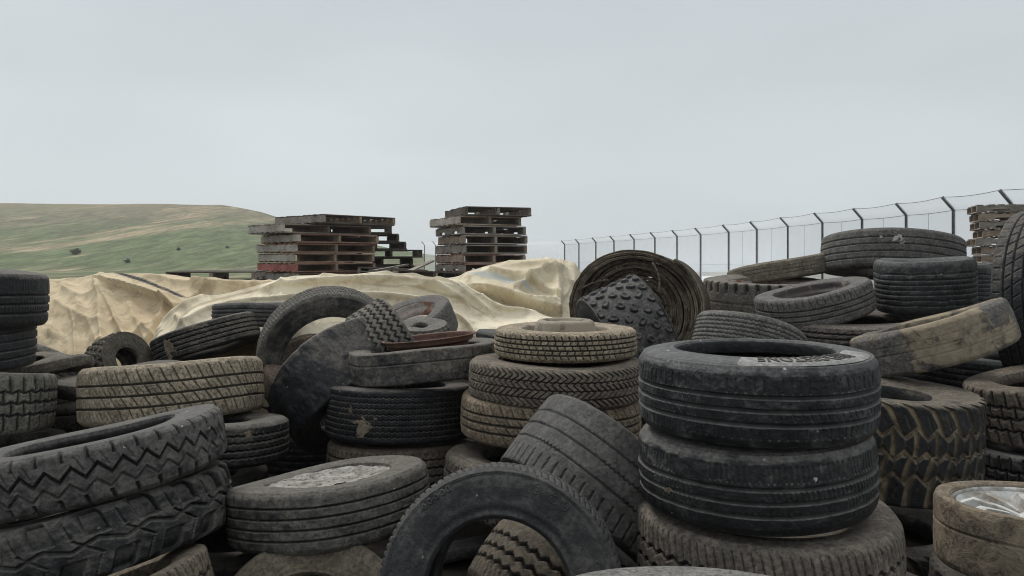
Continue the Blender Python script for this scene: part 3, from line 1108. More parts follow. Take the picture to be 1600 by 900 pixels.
def pallet_mesh(wx, dy, ntop, nbot, seed, notch=True):
    rs = random.Random(seed)
    H_ = .128
    tb, bb, st = bmesh.new(), bmesh.new(), []
    for i in range(ntop):
        y = -dy / 2 + .05 + (dy - .1) * i / (ntop - 1)
        if rs.random() < .1 and 0 < i < ntop - 1: continue
        box_bm(tb, (rs.uniform(-.01, .01), y + rs.uniform(-.012, .012), H_ - .009), (wx + rs.uniform(-.03, .01), .092, .017), Matrix.Rotation(rs.uniform(-.015, .015), 4, 'Z'), .003)
    for i in range(nbot):
        y = -dy / 2 + .05 + (dy - .1) * i / (nbot - 1)
        box_bm(bb, (rs.uniform(-.01, .01), y, .009), (wx + rs.uniform(-.02, .01), .092, .017), Matrix.Rotation(rs.uniform(-.02, .02), 4, 'Z'), .003)
    for x in (-wx / 2 + .022, 0, wx / 2 - .022):
        bm_ = bmesh.new()
        z0, z1 = .0185, H_ - .0185
        # stringer with two fork notches, extruded polygon
        pr = [(-dy / 2, z0), (-dy * .33, z0), (-dy * .315, z0 + .035), (-dy * .15, z0 + .035), (-dy * .135, z0), (dy * .135, z0), (dy * .15, z0 + .035),
              (dy * .315, z0 + .035), (dy * .33, z0), (dy / 2, z0), (dy / 2, z1), (-dy / 2, z1)]
        if not notch:
            pr = [(-dy / 2, z0), (dy / 2, z0), (dy / 2, z1), (-dy / 2, z1)]
        f1 = [bm_.verts.new((x - .02, y, z)) for y, z in pr]
        f2 = [bm_.verts.new((x + .02, y, z)) for y, z in pr]
        bm_.faces.new(f1[::-1]); bm_.faces.new(f2)
        for i in range(len(pr)):
            j_ = (i + 1) % len(pr)
            bm_.faces.new((f1[i], f1[j_], f2[j_], f2[i]))
        bmesh.ops.recalc_face_normals(bm_, faces=bm_.faces)
        st.append(bm_mesh('stringer', bm_))
    return bm_mesh('top_deck', tb), bm_mesh('bottom_deck', bb), st


PM = {}
def pallet(label, x, y, z, rot, size=(1.0, 1.2), deck=None, side=None, mid=None, seed=0, group=None, roll=0., nt_=9, nb=7, gap=0):
    key = (size, seed, nt_, nb)
    if key not in PM: PM[key] = pallet_mesh(size[0], size[1], nt_, nb, seed, seed >= 12 or seed in (2,))
    tb, bb, st = PM[key]
    root = empty('pallet', dict(label=label, category='pallet', group=group), (x, y, z))
    root.rotation_euler = (0, roll, rot)
    def lk(n, me, mat):
        o = bpy.data.objects.new(n, me); C.objects.link(o); o.parent = root
        if not me.materials: me.materials.append(mat)
        o.material_slots[0].link = 'OBJECT'; o.material_slots[0].material = mat
        return o
    lk('top_deck', tb, deck); lk('bottom_deck', bb, deck)
    for i, s in enumerate(st): lk('stringer', s, (side, mid or deck, mid or deck)[i])
    return root


def stack_base(ztop, n):
    return ztop - n * .130


HID = 'dark weathered pallet low down in the pallet stacks, screened by the tarp heap'
ORD = ['Top', 'Second', 'Third', 'Fourth', 'Fifth', 'Sixth', 'Seventh', 'Eighth', 'Ninth', 'Tenth']
rs = random.Random(5)

# tall stack in the middle (photo columns 675-815)
cx, cy = (746 - 800) / F * 11.0, 11.2
ztop = CZ + (HY - 322) / F * 10.6
n_seen = 9
offs = [(.13, -.02, -.09), (-.06, -.02, .03), (.02, 0, 0), (.05, .0, -.02), (.03, .0, .02), (.02, 0, -.01), (.03, 0, .01), (.04, .0, .0), (0.02, 0, 0)]
decks = [M_wood_dark, M_wood_tan, M_wood_grey, M_wood_grey, M_wood_grey, M_wood_brown, M_wood_brown, M_wood_red, M_wood_brown]
sides = [M_wood_dark, M_wood_pale, M_wood_grey, M_wood_tan, M_wood_grey, M_wood_tan, M_wood_grey, M_wood_grey, M_wood_dark]
desc = ['top pallet, dark grey and shifted right, of the tall middle stack', 'second pallet from the top of the middle stack, pale notched side jutting left',
        'third pallet from the top of the tall middle stack, grey boards', 'fourth pallet from the top of the tall middle stack, thin tan side',
        'fifth pallet from the top of the tall middle stack, thick grey side', 'sixth pallet down the middle stack, reddish brown deck edge',
        'seventh pallet down the middle stack, brown deck edge and grey side', 'eighth pallet down the middle stack, red-tinged deck edge above the green block',
        'lowest pallet in sight of the middle stack, resting just over the tarp']
nall = int(ztop / .130)
zb = ztop - nall * .130
for k in range(nall):
    z = ztop - (k + 1) * ztop / nall
    if k < n_seen:
        ox, oy, r_ = offs[k]
        pallet(desc[k], cx + ox, cy + oy, z, math.radians(24) + r_, (1.0, 1.2), decks[k], sides[k], M_wood_tan if k > 3 else M_wood_grey, seed=k % 4, group='pallets of the tall middle stack')
    else:
        pallet(HID, cx + rs.uniform(-.03, .03), cy, z, math.radians(24) + rs.uniform(-.03, .03), (1.0, 1.2), M_wood_dark, M_wood_grey, None, seed=k % 4, group='pallets hidden behind the tarp')

# wide left stack (columns 367-585)
cx, cy = (497 - 800) / F * 10.6, 11.1
ztop = CZ + (HY - 334) / F * 10.5
desc = ['top pallet of the left stack with its slatted end hanging out right', 'second pallet of the left stack, jutting far out to the left over the hill',
        'third pallet down the left stack, pale thick side and brown deck edge', 'fourth pallet down the left stack, pale smooth side',
        'fifth pallet down the left stack with long pale side board', 'sixth pallet down the left stack with red painted side board',
        'seventh pallet down the left stack, grey chipped side', 'eighth pallet down the left stack, just above the cream tarp fold']
offs = [(.10, .12, .12), (-.24, -.02, .06), (-.04, .0, .0), (-.10, 0, .02), (-.10, .02, -.02), (-.09, 0, .01), (-.08, .03, -.02), (-.08, 0, .02)]
decks = [M_wood_dark, M_wood_grey, M_wood_brown, M_wood_brown, M_wood_brown, M_wood_brown, M_wood_brown, M_wood_grey]
sides = [M_wood_grey, M_wood_pale, M_wood_pale, M_wood_pale, M_wood_pale, M_wood_red, M_wood_grey, M_wood_pale]
nall = int(ztop / .130)
for k in range(nall):
    z = ztop - (k + 1) * ztop / nall
    if k < 8:
        ox, oy, r_ = offs[k]
        sz = (1.28, 1.28) if k != 1 else (1.45, 1.05)
        ox -= .07 if k > 1 else 0
        pallet(desc[k], cx + ox, cy + oy, z, math.radians(41) + r_ , sz, decks[k], sides[k], M_wood_tan, seed=k % 4 + 5, group='pallets of the left stack')
    else:
        pallet(HID, cx - .08 + rs.uniform(-.03, .03), cy, z, math.radians(41) + rs.uniform(-.03, .03), (1.15, 1.05), M_wood_dark, M_wood_grey, None, seed=k % 4 + 5, group='pallets hidden behind the tarp')

# dark stepped stack behind the left one (columns 560-665)
ztop = CZ + (HY - 353) / F * 12.2
xr = [617, 625, 633, 663, 646, 648]
desc = ['top pallet of the dark stepped stack, see-through against the sky', 'second pallet of the dark stepped stack behind the left stack', 'third dark pallet of the stepped stack',
        'fourth dark pallet of the stepped stack, poking furthest right over the grass', 'fifth dark pallet of the stepped stack with small lit gaps', 'lowest dark pallet in sight of the stepped stack']
nall = int(ztop / .130)
for k in range(nall):
    z = ztop - (k + 1) * ztop / nall
    if k < 6:
        x1 = (xr[k] - 800) / F * 12.4
        pallet(desc[k], x1 - .60, 12.4, z, math.radians(14 + (k % 3) * 4), (1.0, 1.1), M_wood_dark, M_wood_dark, M_wood_dark, seed=k % 3 + 9, group='dark pallets of the stepped stack')
    else:
        pallet(HID, (640 - 800) / F * 12.4 - .6, 12.4, z, math.radians(16), (1.0, 1.1), M_wood_dark, M_wood_dark, M_wood_dark, seed=k % 3 + 9, group='pallets hidden behind the tarp')

# low pile right of it (columns 600-690) and lone low pallets on the left (280-405)
for (px, py, Y, rot, sz, lab, sd) in ((655, 421, 10.2, .5, (1.1, 1.1), 'tilted dark pallet lying low between the stepped stack and the tall stack', 13),
                                      (612, 417, 11.0, .2, (1.0, 1.0), 'low dark pallet with loose boards below the stepped stack', 12)):
    X_, Y_, Z_ = at(px, py, Y)
    n_ = int((Z_) / .130); dz_ = Z_ / n_
    for k in range(n_):
        pallet(lab if k == 0 else HID, X_, Y, Z_ - (k + 1) * dz_, rot + .02 * k, sz, M_wood_dark, M_wood_grey, M_wood_dark, seed=sd, roll=(.05 if k == 0 else 0), group=None if k == 0 else 'pallets hidden behind the tarp')
X_, Y_, Z_ = at(343, 421, 9.3)
n_ = int(Z_ / .13)
for k in range(n_):
    pallet(('flat dark pallet left of the left stack, lit gap under its deck' if k == 0 else 'second dark pallet under the flat one at the far left' if k == 1 else HID), X_, 9.3, Z_ - (k + 1) * Z_ / n_, .2 + .03 * (k % 2), (1.0, 1.1),
           M_wood_dark, M_wood_dark, M_wood_grey, seed=14, group=None if k == 0 else 'pallets hidden behind the tarp')
for i, (a_, b_, lab) in enumerate((((640, 424, 9.9), (672, 409, 10.4), 'loose grey plank slanting up onto the tall middle stack'), ((588, 422, 10.0), (632, 414, 10.4), 'loose grey plank lying low over the stepped stack'))):
    A_, B_ = Vector(at(*a_)), Vector(at(*b_))
    bm = bmesh.new()
    box_bm(bm, (0, 0, 0), ((B_ - A_).length * 1.15, .09, .018), None, .004)
    o = link('plank', bm_mesh('plank', bm), M_wood_grey, None, dict(label=lab, category='plank'))
    o.location = (A_ + B_) / 2
    o.rotation_euler = (B_ - A_).to_track_quat('X', 'Z').to_euler()

# right stack beyond the big tyres (columns 1518-1600+), long notched sides to the camera
ztop = CZ + (HY - 319) / F * 12.0
desc = ['top pallet of the right-hand stack, rising to the picture edge', 'second pallet of the right-hand stack with one bright notch', 'third pallet of the right-hand stack, warped tan board',
        'fourth pallet of the right-hand stack with a bright slot', 'fifth pallet of the right-hand stack with the green painted block', 'sixth pallet of the right-hand stack, slot beside the big tyre',
        'seventh pallet of the right-hand stack, plain tan side', 'eighth pallet of the right-hand stack, widest pale side', 'ninth pallet of the right-hand stack, lowest one in sight']
offs = [-.02, .02, .03, .08, -.03, .06, .07, .08, .1]
ms = [M_wood_grey, M_wood_tan, M_wood_grey, M_wood_tan, M_wood_grey, M_wood_tan, M_wood_tan, M_wood_grey, M_wood_pale]
nall = int(ztop / .130)
for k in range(nall):
    z = ztop - (k + 1) * ztop / nall
    if k < 9:
        p = pallet(desc[k], 8.27 + offs[k], 12.1, z, math.radians(66), (1.0, 1.25), ms[k], ms[k], M_wood_tan, seed=k % 3 + 16, roll=-.02 if k < 2 else 0, group='pallets of the right-hand stack')
        if k == 4:
            bm = bmesh.new(); box_bm(bm, (-.505, -.19, .066), (.03, .33, .10), None, .004)
            o = link('painted_block', bm_mesh('painted_block', bm), M_green, p)
    else:
        pallet(HID, 8.35 + rs.uniform(-.03, .03), 12.1, z, math.radians(66), (1.0, 1.25), M_wood_dark, M_wood_tan, None, seed=k % 3 + 16, group='pallets hidden behind the tarp')

# ------------------------------------------------------------------ canvas tarps
def canvas_mat(name, a, c, stain, seed):
    m, t = new_mat(name)
    b = NB(t)
    P_ = b.mapping(b.n('TexCoord').outputs['Object'], (1, 1, 1), (seed, 0, 0))
    n1 = b.noise(P_, 1.7, 6, .6, .5); n2 = b.noise(P_, 9, 6, .65, .6); n3 = b.noise(P_, 160, 2, .5)
    wr = b.n('TexNoise'); wr.noise_type = 'RIDGED_MULTIFRACTAL'
    b.put(wr.inputs['Vector'], b.mapping(P_, (1.2, 1.2, 1.0), rot=(.3, .2, .6))); wr.inputs['Scale'].default_value = 2.6; wr.inputs['Detail'].default_value = 3; wr.inputs['Distortion'].default_value = .8
    c1 = b.mix(b.rng(n1, .35, .65), col(*a), col(*c))
    c1 = b.mix(b.rng(n2, .44, .66, 0, .8), c1, col(*stain))
    fine = b.n('TexNoise'); fine.noise_type = 'RIDGED_MULTIFRACTAL'
    b.put(fine.inputs['Vector'], b.mapping(P_, (1.4, 1.0, 1.0), rot=(.5, .1, -.7))); fine.inputs['Scale'].default_value = 7.5; fine.inputs['Detail'].default_value = 2; fine.inputs['Distortion'].default_value = .6
    at_ = b.n('Attribute'); at_.attribute_name = 'stripe'
    c1 = b.mix(b.math('MULTIPLY', at_.outputs['Fac'], b.rng(n2, .3, .5, .6, 1)), c1, STRIPE[name])
    h = b.math('ADD', b.math('ADD', b.math('MULTIPLY', wr.outputs[0], .30), b.math('MULTIPLY', fine.outputs[0], .17)), b.math('ADD', b.math('MULTIPLY', n2, .16), b.math('MULTIPLY', n3, .015)))
    b.out(c1, .92, h, .5, .03, spec=.15)
    return m


STRIPE = {'tan_canvas': col(.05, .05, .055), 'cream_canvas': col(.42, .36, .25), 'yellow_tan_canvas': col(.42, .43, .40)}
M_canA = canvas_mat('tan_canvas', (.52, .415, .27), (.62, .515, .35), (.36, .29, .19), 0)
M_canB = canvas_mat('cream_canvas', (.65, .57, .42), (.76, .69, .53), (.45, .38, .265), 11)
M_canC = canvas_mat('yellow_tan_canvas', (.57, .50, .36), (.68, .61, .465), (.43, .365, .25), 23)


def poly_dist(px, py, pl):
    """distance to a polyline (pixels), signed side (+ above the line), and position 0..1 along it"""
    pl = [tuple(q) for q in catmull(pl, (len(pl) - 1) * 6 + 1)] if len(pl) > 2 else pl
    best = np.full(px.shape, 1e9); side = np.zeros(px.shape); tt = np.zeros(px.shape)
    n_ = len(pl) - 1
    for i in range(n_):
        (x0, y0), (x1, y1) = pl[i], pl[i + 1]
        dx, dy = x1 - x0, y1 - y0
        L2 = dx * dx + dy * dy
        t = np.clip(((px - x0) * dx + (py - y0) * dy) / L2, 0, 1)
        ex, ey = px - (x0 + t * dx), py - (y0 + t * dy)
        d_ = np.hypot(ex, ey)
        s_ = np.sign(dx * ey - dy * ex)
        k = d_ < best
        best = np.where(k, d_, best); side = np.where(k, -s_, side); tt = np.where(k, (i + t) / n_, tt)
    return best, side, tt


def drape(P0, nrm, sx, sy, iters, seed, g=.0011, amp=.02, bend=(2, 4, 8), bk=.5, tether=.035):
    """let a slightly too large sheet settle on the surface P0: it buckles into real folds"""
    P = P0.copy()
    nx, ny = P.shape[:2]
    U, V = np.meshgrid(np.arange(nx), np.arange(ny), indexing='ij')
    P += nrm * (amp * (fbm(U / 16., V / 13., seed, 3)[..., None]))
    cons = []
    def add(di, dj, s, one, k):
        A = (slice(max(0, -di), nx - max(0, di)), slice(max(0, -dj), ny - max(0, dj)))
        B = (slice(max(0, di), nx - max(0, -di) if di < 0 else nx), slice(max(0, dj), ny if dj >= 0 else ny + dj))
        if dj < 0:
            A = (slice(0, nx - di), slice(-dj, ny)); B = (slice(di, nx), slice(0, ny + dj))
        L0 = np.linalg.norm(P0[B] - P0[A], axis=-1) * s
        cons.append((A, B, L0, one, k))
    sd = math.sqrt((sx * sx + sy * sy) / 2)
    add(1, 0, sx, False, .5); add(0, 1, sy, False, .5); add(1, 1, sd, False, .25); add(1, -1, sd, False, .25)
    for q in bend:
        add(q, 0, sx * .985, True, bk * .5); add(0, q, sy * .985, True, bk * .5)
    grav = np.array([0, 0, -g])
    Vv = np.zeros_like(P)
    edge0 = P0[:, -1].copy()
    for it in range(iters):
        prev = P.copy()
        P = P + Vv * .9 + grav
        for rep_ in range(3):
            D_ = np.zeros_like(P); W_ = np.zeros(P.shape[:2])
            for A, B, L0, one, k in cons:
                d_ = P[B] - P[A]
                l = np.linalg.norm(d_, axis=-1) + 1e-9
                e = (l - L0) / l
                if one: e = np.minimum(e, 0)
                c = d_ * (e * k)[..., None]
                D_[A] += c; D_[B] -= c
                a_ = (e != 0) * k * 2
                W_[A] += a_; W_[B] += a_
            P = P + D_ * (1.5 / np.maximum(W_, 1.5))[..., None]
            h = np.sum((P - P0) * nrm, -1)
            P = P + nrm * np.maximum(-h, 0)[..., None]
            P = P - nrm * np.maximum(h - .16, 0)[..., None]
            T_ = (P0 - P); T_ = T_ - nrm * np.sum(T_ * nrm, -1, keepdims=True)
            P = P + T_ * tether
        Vv = P - prev
        vm_ = np.linalg.norm(Vv, axis=-1, keepdims=True)
        Vv *= np.minimum(1, .02 / np.maximum(vm_, 1e-9))
    return P


def tarp(name, label, mat, xs, yb, yr, Yb, Yr, folds, steps, stripes, nx=330, ny=120, back=1.9, seed=0, backdrop=.9, flow=None, ex=(1.05, 1.05), iters=120, bend=(2, 4, 8), fa=.03):
    """yb, yr: (x, y) control lists in the photograph for the front foot and the ridge; Yb, Yr distances"""
    X_ = np.linspace(xs[0], xs[1], nx)
    ybv = np.interp(X_, [p[0] for p in yb], [p[1] for p in yb])
    yrv = np.interp(X_, [p[0] for p in yr], [p[1] for p in yr])
    k_ = np.hanning(9); k_ /= k_.sum()
    pad = np.pad(yrv, 4, mode='edge'); yrv = np.convolve(pad, k_, 'valid')
    t = np.linspace(0, 1, ny)
    PX, T = np.meshgrid(X_, t, indexing='ij')
    PY = ybv[:, None] + (yrv - ybv)[:, None] * T ** .9
    YY = Yb + (Yr - Yb) * T ** 1.5
    disp = np.zeros_like(PX)
    for pl, amp, wd, asym in folds:
        d_, s_, tt = poly_dist(PX, PY, pl)
        env = smooth(tt, 0, .12) * (1 - smooth(tt, .85, 1.0)) * .8 + .2
        wv = np.where(s_ > 0, wd, wd * asym)
        disp += 1.3 * amp * env * np.exp(-(d_ / wv) ** 1.15)
    for pl, amp, wd in steps:
        d_, s_, tt = poly_dist(PX, PY, pl)
        env = smooth(tt, 0.1, .45) * (1 - smooth(tt, .93, 1.0))
        sd = d_ * s_
        disp += amp * env * smooth(sd, -wd, wd) * np.exp(-np.maximum(sd, 0) / 45.)
    nzv = fbm(PX / 90 + 3, PY / 50 + PX / 110, seed, 2) - .375
    fu, fv = flow(PX, PY, yrv[:, None])
    def cusp(f): return 1 - np.abs(2 * f / .75 - 1)
    c1 = cusp(fbm(fu, fv, seed + 9, 2)); c2 = cusp(fbm(fu * 2.1 + 7, fv * 2.3, seed + 19, 2)); c3 = cusp(fbm(PX / 22 + PY / 30, PY / 24 - PX / 40, seed + 29, 2))
    disp += .05 * nzv + fa * (c1 ** 2 - .4)
    base = np.stack([(PX - 800) / F * YY, YY, CZ - (PY - HY) / F * YY], -1)
    nrm = np.array([0, -.78, .62])
    P_ = base + disp[..., None] * nrm
    P_ = drape(P_, np.broadcast_to(nrm, P_.shape), ex[0], ex[1], iters, seed, bend=bend)
    stripe = np.zeros_like(PX)
    for pl, wd in stripes:
        d_, s_, tt = poly_dist(PX, PY, pl)
        stripe = np.maximum(stripe, np.clip((wd * np.clip(np.sin(PI * np.clip(tt, .02, .98)) * 2, 0, 1) - d_) / 1.2 + .5, 0, 1) * ((tt > .01) & (tt < .99)))
    # the sheet goes on over the top and down behind
    nb = 26
    tb_ = np.linspace(0, 1, nb + 1)[1:]
    last = P_[:, -1]
    B_ = np.zeros((nx, nb, 3))
    for k in range(nb):
        f = tb_[k]
        B_[:, k, 0] = last[:, 0] * (1 + f * .12)
        B_[:, k, 1] = last[:, 1] + back * f
        drop = .10 * f + backdrop * smooth(f, .72, 1.0)
        B_[:, k, 2] = last[:, 2] - drop + (fbm(X_ / 60, f * 4 + X_ * 0, seed + 3, 3) - .6) * .08 * min(1, f * 5)
    Pall = np.concatenate([P_, B_], 1)
    st = np.concatenate([stripe, np.zeros((nx, nb))], 1)
    me = grid_mesh(name, Pall, attrs={'stripe': st})
    o = link(name, me, mat, None, dict(label=label, category='tarp'))
    sm = o.modifiers.new('thickness', 'SOLIDIFY'); sm.thickness = .006; sm.offset = -1
    return o


tarp('canvas_tarp', 'tan canvas tarp with a dark stripe, draped over the heap at the left', M_canA, (30, 520),
     [(30, 665), (520, 665)], [(30, 453), (50, 445), (75, 438), (110, 434), (165, 432), (200, 435), (240, 439), (300, 441), (400, 442), (520, 445)],
     4.75, 5.9,
     [([(150, 432), (160, 470), (165, 520), (180, 580)], .05, 10, 1.6), ([(155, 440), (180, 490), (215, 560)], .045, 9, .7), ([(110, 440), (95, 480), (80, 530)], .04, 14, 1.2),
      ([(200, 470), (225, 520), (250, 570)], .03, 9, 1.4), ([(85, 470), (140, 500), (200, 510)], .025, 8, 1.), ([(150, 545), (200, 535), (260, 500)], .04, 9, 1.),
      ([(300, 446), (380, 448), (470, 446)], .05, 8, 1.2), ([(262, 470), (255, 500), (235, 545)], .05, 6, 1.), ([(75, 436), (68, 480), (60, 540)], .05, 8, 1.), ([(225, 440), (330, 449), (420, 452)], .035, 5, 1.), ([(130, 470), (120, 520), (125, 570)], .03, 6, 1.5), ([(215, 500), (245, 530), (262, 545)], .03, 5, 1.), ([(100, 452), (130, 462), (165, 455)], .02, 5, 1.)],
     [([(105, 424), (150, 438), (195, 452), (240, 466), (268, 480), (280, 492)], .11, 1.3)],
     [([(176, 429), (215, 443), (255, 458), (299, 472)], 2.6)], seed=2, ex=(1.10, 1.03), flow=lambda X, Y, r: (X / 34 - (Y - 430) / 95, (Y - r) / 120 + X / 300))
tarp('canvas_tarp', 'cream canvas tarp with a thick rolled fold running across the middle of the heap', M_canB, (236, 872),
     [(236, 568), (252, 556), (275, 540), (300, 528), (340, 520), (420, 522), (520, 540), (620, 560), (740, 560), (800, 530), (872, 500)],
     [(236, 563), (245, 542), (258, 515), (275, 494), (300, 477), (340, 472), (380, 463), (420, 454), (460, 442), (500, 437), (540, 436), (600, 438), (650, 441), (690, 449), (720, 461), (750, 477), (780, 485), (820, 494), (872, 498)],
     4.55, 5.15,
     [([(240, 562), (262, 518), (288, 492), (335, 470), (400, 455), (450, 440), (520, 431)], .075, 6.5, .9),
      ([(258, 552), (290, 515), (330, 492), (400, 478), (480, 470), (560, 462)], .06, 8, .6),
      ([(400, 462), (480, 450), (560, 446), (640, 446), (700, 462), (745, 490)], .07, 8, .55),
      ([(560, 430), (640, 434), (690, 445), (735, 468), (790, 494), (860, 494)], .09, 8, .5),
      ([(520, 470), (600, 466), (680, 478), (730, 510), (745, 535)], .05, 7, .6),
      ([(360, 500), (420, 490), (500, 492)], .04, 8, 1.), ([(440, 436), (447, 455), (440, 470)], .025, 5, 1.), ([(600, 434), (680, 446), (740, 476), (775, 500)], .04, 5, .6), ([(620, 452), (700, 458), (760, 490)], .03, 4, 1.), ([(280, 500), (300, 520)], .03, 5, 1.), ([(500, 436), (560, 440), (620, 438)], .03, 4, 1.), ([(700, 500), (716, 520), (720, 545)], .03, 5, 1.)],
     [], [([(252, 556), (272, 520), (300, 492), (345, 474), (420, 458), (500, 444)], .9), ([(560, 450), (640, 452), (710, 470), (770, 500)], .8)], back=1.5, seed=5, ex=(1.06, 1.20), bend=(2, 4, 7), fa=.012, flow=lambda X, Y, r: (X / 230, (Y - r) / 17 + X / 160))
tarp('canvas_tarp', 'yellowish tan canvas tarp with a faded grey stripe, heaped beside the coiled belt', M_canC, (660, 906),
     [(660, 630), (906, 620)],
     [(660, 450), (685, 441), (705, 436), (740, 427), (765, 421), (800, 418), (850, 415), (875, 411), (890, 411), (898, 415), (906, 430)],
     5.1, 6.4,
     [([(720, 440), (790, 428), (860, 432)], .05, 10, 1.), ([(800, 470), (840, 440), (890, 425)], .06, 12, 1.),
      ([(700, 452), (760, 462), (820, 480), (880, 486)], .05, 7, .7), ([(730, 500), (800, 510), (860, 500)], .05, 10, 1.), ([(850, 412), (870, 440), (868, 480)], .03, 6, 1.), ([(790, 420), (830, 428), (870, 420)], .025, 5, 1.), ([(760, 430), (820, 445), (850, 460)], .03, 5, .7), ([(845, 440), (815, 460), (800, 470)], .03, 5, 1.)],
     [([(690, 444), (740, 458), (800, 478), (850, 492), (880, 494)], .13, 1.4), ([(740, 436), (800, 446), (850, 462), (880, 478)], .05, 2.0)],
     [([(728, 432), (770, 440), (800, 451), (835, 465)], 3.6)], nx=220, seed=8, ex=(1.08, 1.12), bend=(2, 4, 7), flow=lambda X, Y, r: (X / 110, (Y - 430 - (X - 700) * .3) / 26))

# ------------------------------------------------------------------ coil of old belting
def coil_mat():
    m, t = new_mat('frayed_muddy_belting')
    b = NB(t)
    P_ = b.n('TexCoord').outputs['Object']
    n1 = b.noise(P_, 5, 6, .62, .4); n2 = b.noise(P_, 38, 6, .72, .3); n3 = b.noise(P_, 120, 4, .7)
    at_ = b.n('Attribute'); at_.attribute_name = 'edge'
    c = b.mix(b.rng(n2, .36, .66), col(.06, .048, .038), col(.19, .155, .115))
    c = b.mix(b.math('MULTIPLY', at_.outputs['Fac'], b.rng(n1, .35, .62, .15, .95)), c, b.mix(b.rng(n3, .35, .65), col(.25, .2, .145), col(.44, .36, .27)))
    b.out(c, .9, b.math('ADD', n2, b.math('MULTIPLY', n3, .6)), 1.0, .02, spec=.12)
    return m


def coil():
    Y0 = 4.25
    X0, _, Z0 = at(988, 489, Y0)
    Rout = .405
    turns, per = 14, 200
    n_ = turns * per
    s = np.arange(n_ + 1) / per
    thk, gap = .0195, .0205
    r = Rout - s * gap
    th = -s * TAU + 1.0
    rj = (vnoise(s * 7, s * 0, 3) - .5) * .010 + (vnoise(s * 31, s * 0, 5) - .5) * .004 + (vnoise(s * 97, s * 0, 15) - .5) * .0015
    r = r + rj * .8 + .006 * np.sin(th * 3 + s * .5)
    # telescoped: inner turns lie further back
    back = .17 * np.clip(s / turns, 0, 1) ** .8 + .02 * np.sin(th * 2) + .02 * np.sin(s * 1.9)
    frn = back + (vnoise(s * 14, s * 0 + 1, 8) - .5) * .03 + (vnoise(s * 60, s * 0 + 4, 9) - .5) * .016 + (vnoise(s * 100, s * 0 + 9, 19) - .5) * .012
    Wd = .42
    prof = []
    # cross-section of the band: outer and inner skin with a ragged front edge
    for (dr, ax_, e) in ((0, Wd, 0), (0, .12, 0), (0, .03, .25), (-.001, 0.004, .7), (-thk * .3, -.004, 1.), (-thk * .5, .004, .3), (-thk * .7, -.003, 1.), (-thk + .001, 0.004, .7), (-thk, .03, .25), (-thk, .12, 0), (-thk, Wd, 0)):
        prof.append((dr, ax_, e))
    P_ = np.zeros((n_ + 1, len(prof), 3)); E = np.zeros((n_ + 1, len(prof)))
    for k, (dr, ax_, e) in enumerate(prof):
        rr = r + dr
        a_ = frn + ax_ * np.ones_like(r) if ax_ < .3 else back * .5 + Wd
        P_[:, k, 0] = rr * np.cos(th); P_[:, k, 1] = a_; P_[:, k, 2] = rr * np.sin(th) * .97
        E[:, k] = e
    me = grid_mesh('belt_spiral', P_, attrs={'edge': E})
    root = empty('coiled_belt', dict(label='big brown coil of frayed old belting standing on edge behind the knobbly tyre', category='belt coil'), (X0, Y0, Z0))
    root.rotation_euler = (math.radians(-3), math.radians(3), math.radians(-20))
    link('belt_spiral', me, coil_mat(), root)
    # torn loose strips
    for (a0, a1, rr0, rr1, yy) in ((2.3, 1.75, .27, .29, .02), (1.25, .75, .31, .19, -.02), (2.75, 2.3, .33, .24, -.01)):
        pts = []
        for i in range(14):
            f = i / 13
            a_ = a0 + (a1 - a0) * f; q = rr0 + (rr1 - rr0) * f
            pts.append((q * math.cos(a_), yy + .10 * math.sin(f * 3) * .3 + .02, q * math.sin(a_)))
        bm_ = bmesh.new(); tube(bm_, pts, [.006 + .004 * math.sin(3 * i) for i in range(14)], 6)
        me = bm_mesh('torn_strip', bm_, True)
        a = me.attributes.new('edge', 'FLOAT', 'POINT'); a.data.foreach_set('value', np.full(len(me.vertices), .9, np.float32))
        link('torn_strip', me, root.children[0].data.materials[0], root)


coil()


# ------------------------------------------------------------------ thin damp air over the whole place
bm = bmesh.new()
box_bm(bm, (0, 4400, 2.5), (13000, 9700, 44))
hm, ht = new_mat('damp_air')
hv = ht.nodes.new('ShaderNodeVolumePrincipled')
hv.inputs['Color'].default_value = col(.93, .95, .97)
hv.inputs['Density'].default_value = .00085
hv.inputs['Anisotropy'].default_value = .2
ho = ht.nodes.new('ShaderNodeOutputMaterial')
ht.links.new(hv.outputs[0], ho.inputs['Volume'])
link('haze', bm_mesh('haze', bm), hm, None, dict(kind='stuff'))

# ------------------------------------------------------------------ tyre rubbers
BLK = lambda **k: rubber('black_rubber', **k)
def black(**k):
    d = dict(base=(.016, .0165, .0185), dust=.25, mud=.02, speck=.45, rough=.5); d.update(k); return rubber('black_rubber', **d)
def grey(**k):
    d = dict(base=(.024, .024, .026), dust=.5, dcol=(.105, .102, .096), mud=.1, speck=.35, rough=.6); d.update(k); return rubber('grey_dusty_rubber', **d)
def brown(**k):
    d = dict(base=(.04, .034, .028), dust=1.0, dcol=(.19, .155, .115), mud=.35, mcol=(.24, .195, .14), speck=.2, rough=.7); d.update(k); return rubber('brown_muddy_rubber', **d)

T = make_tyre
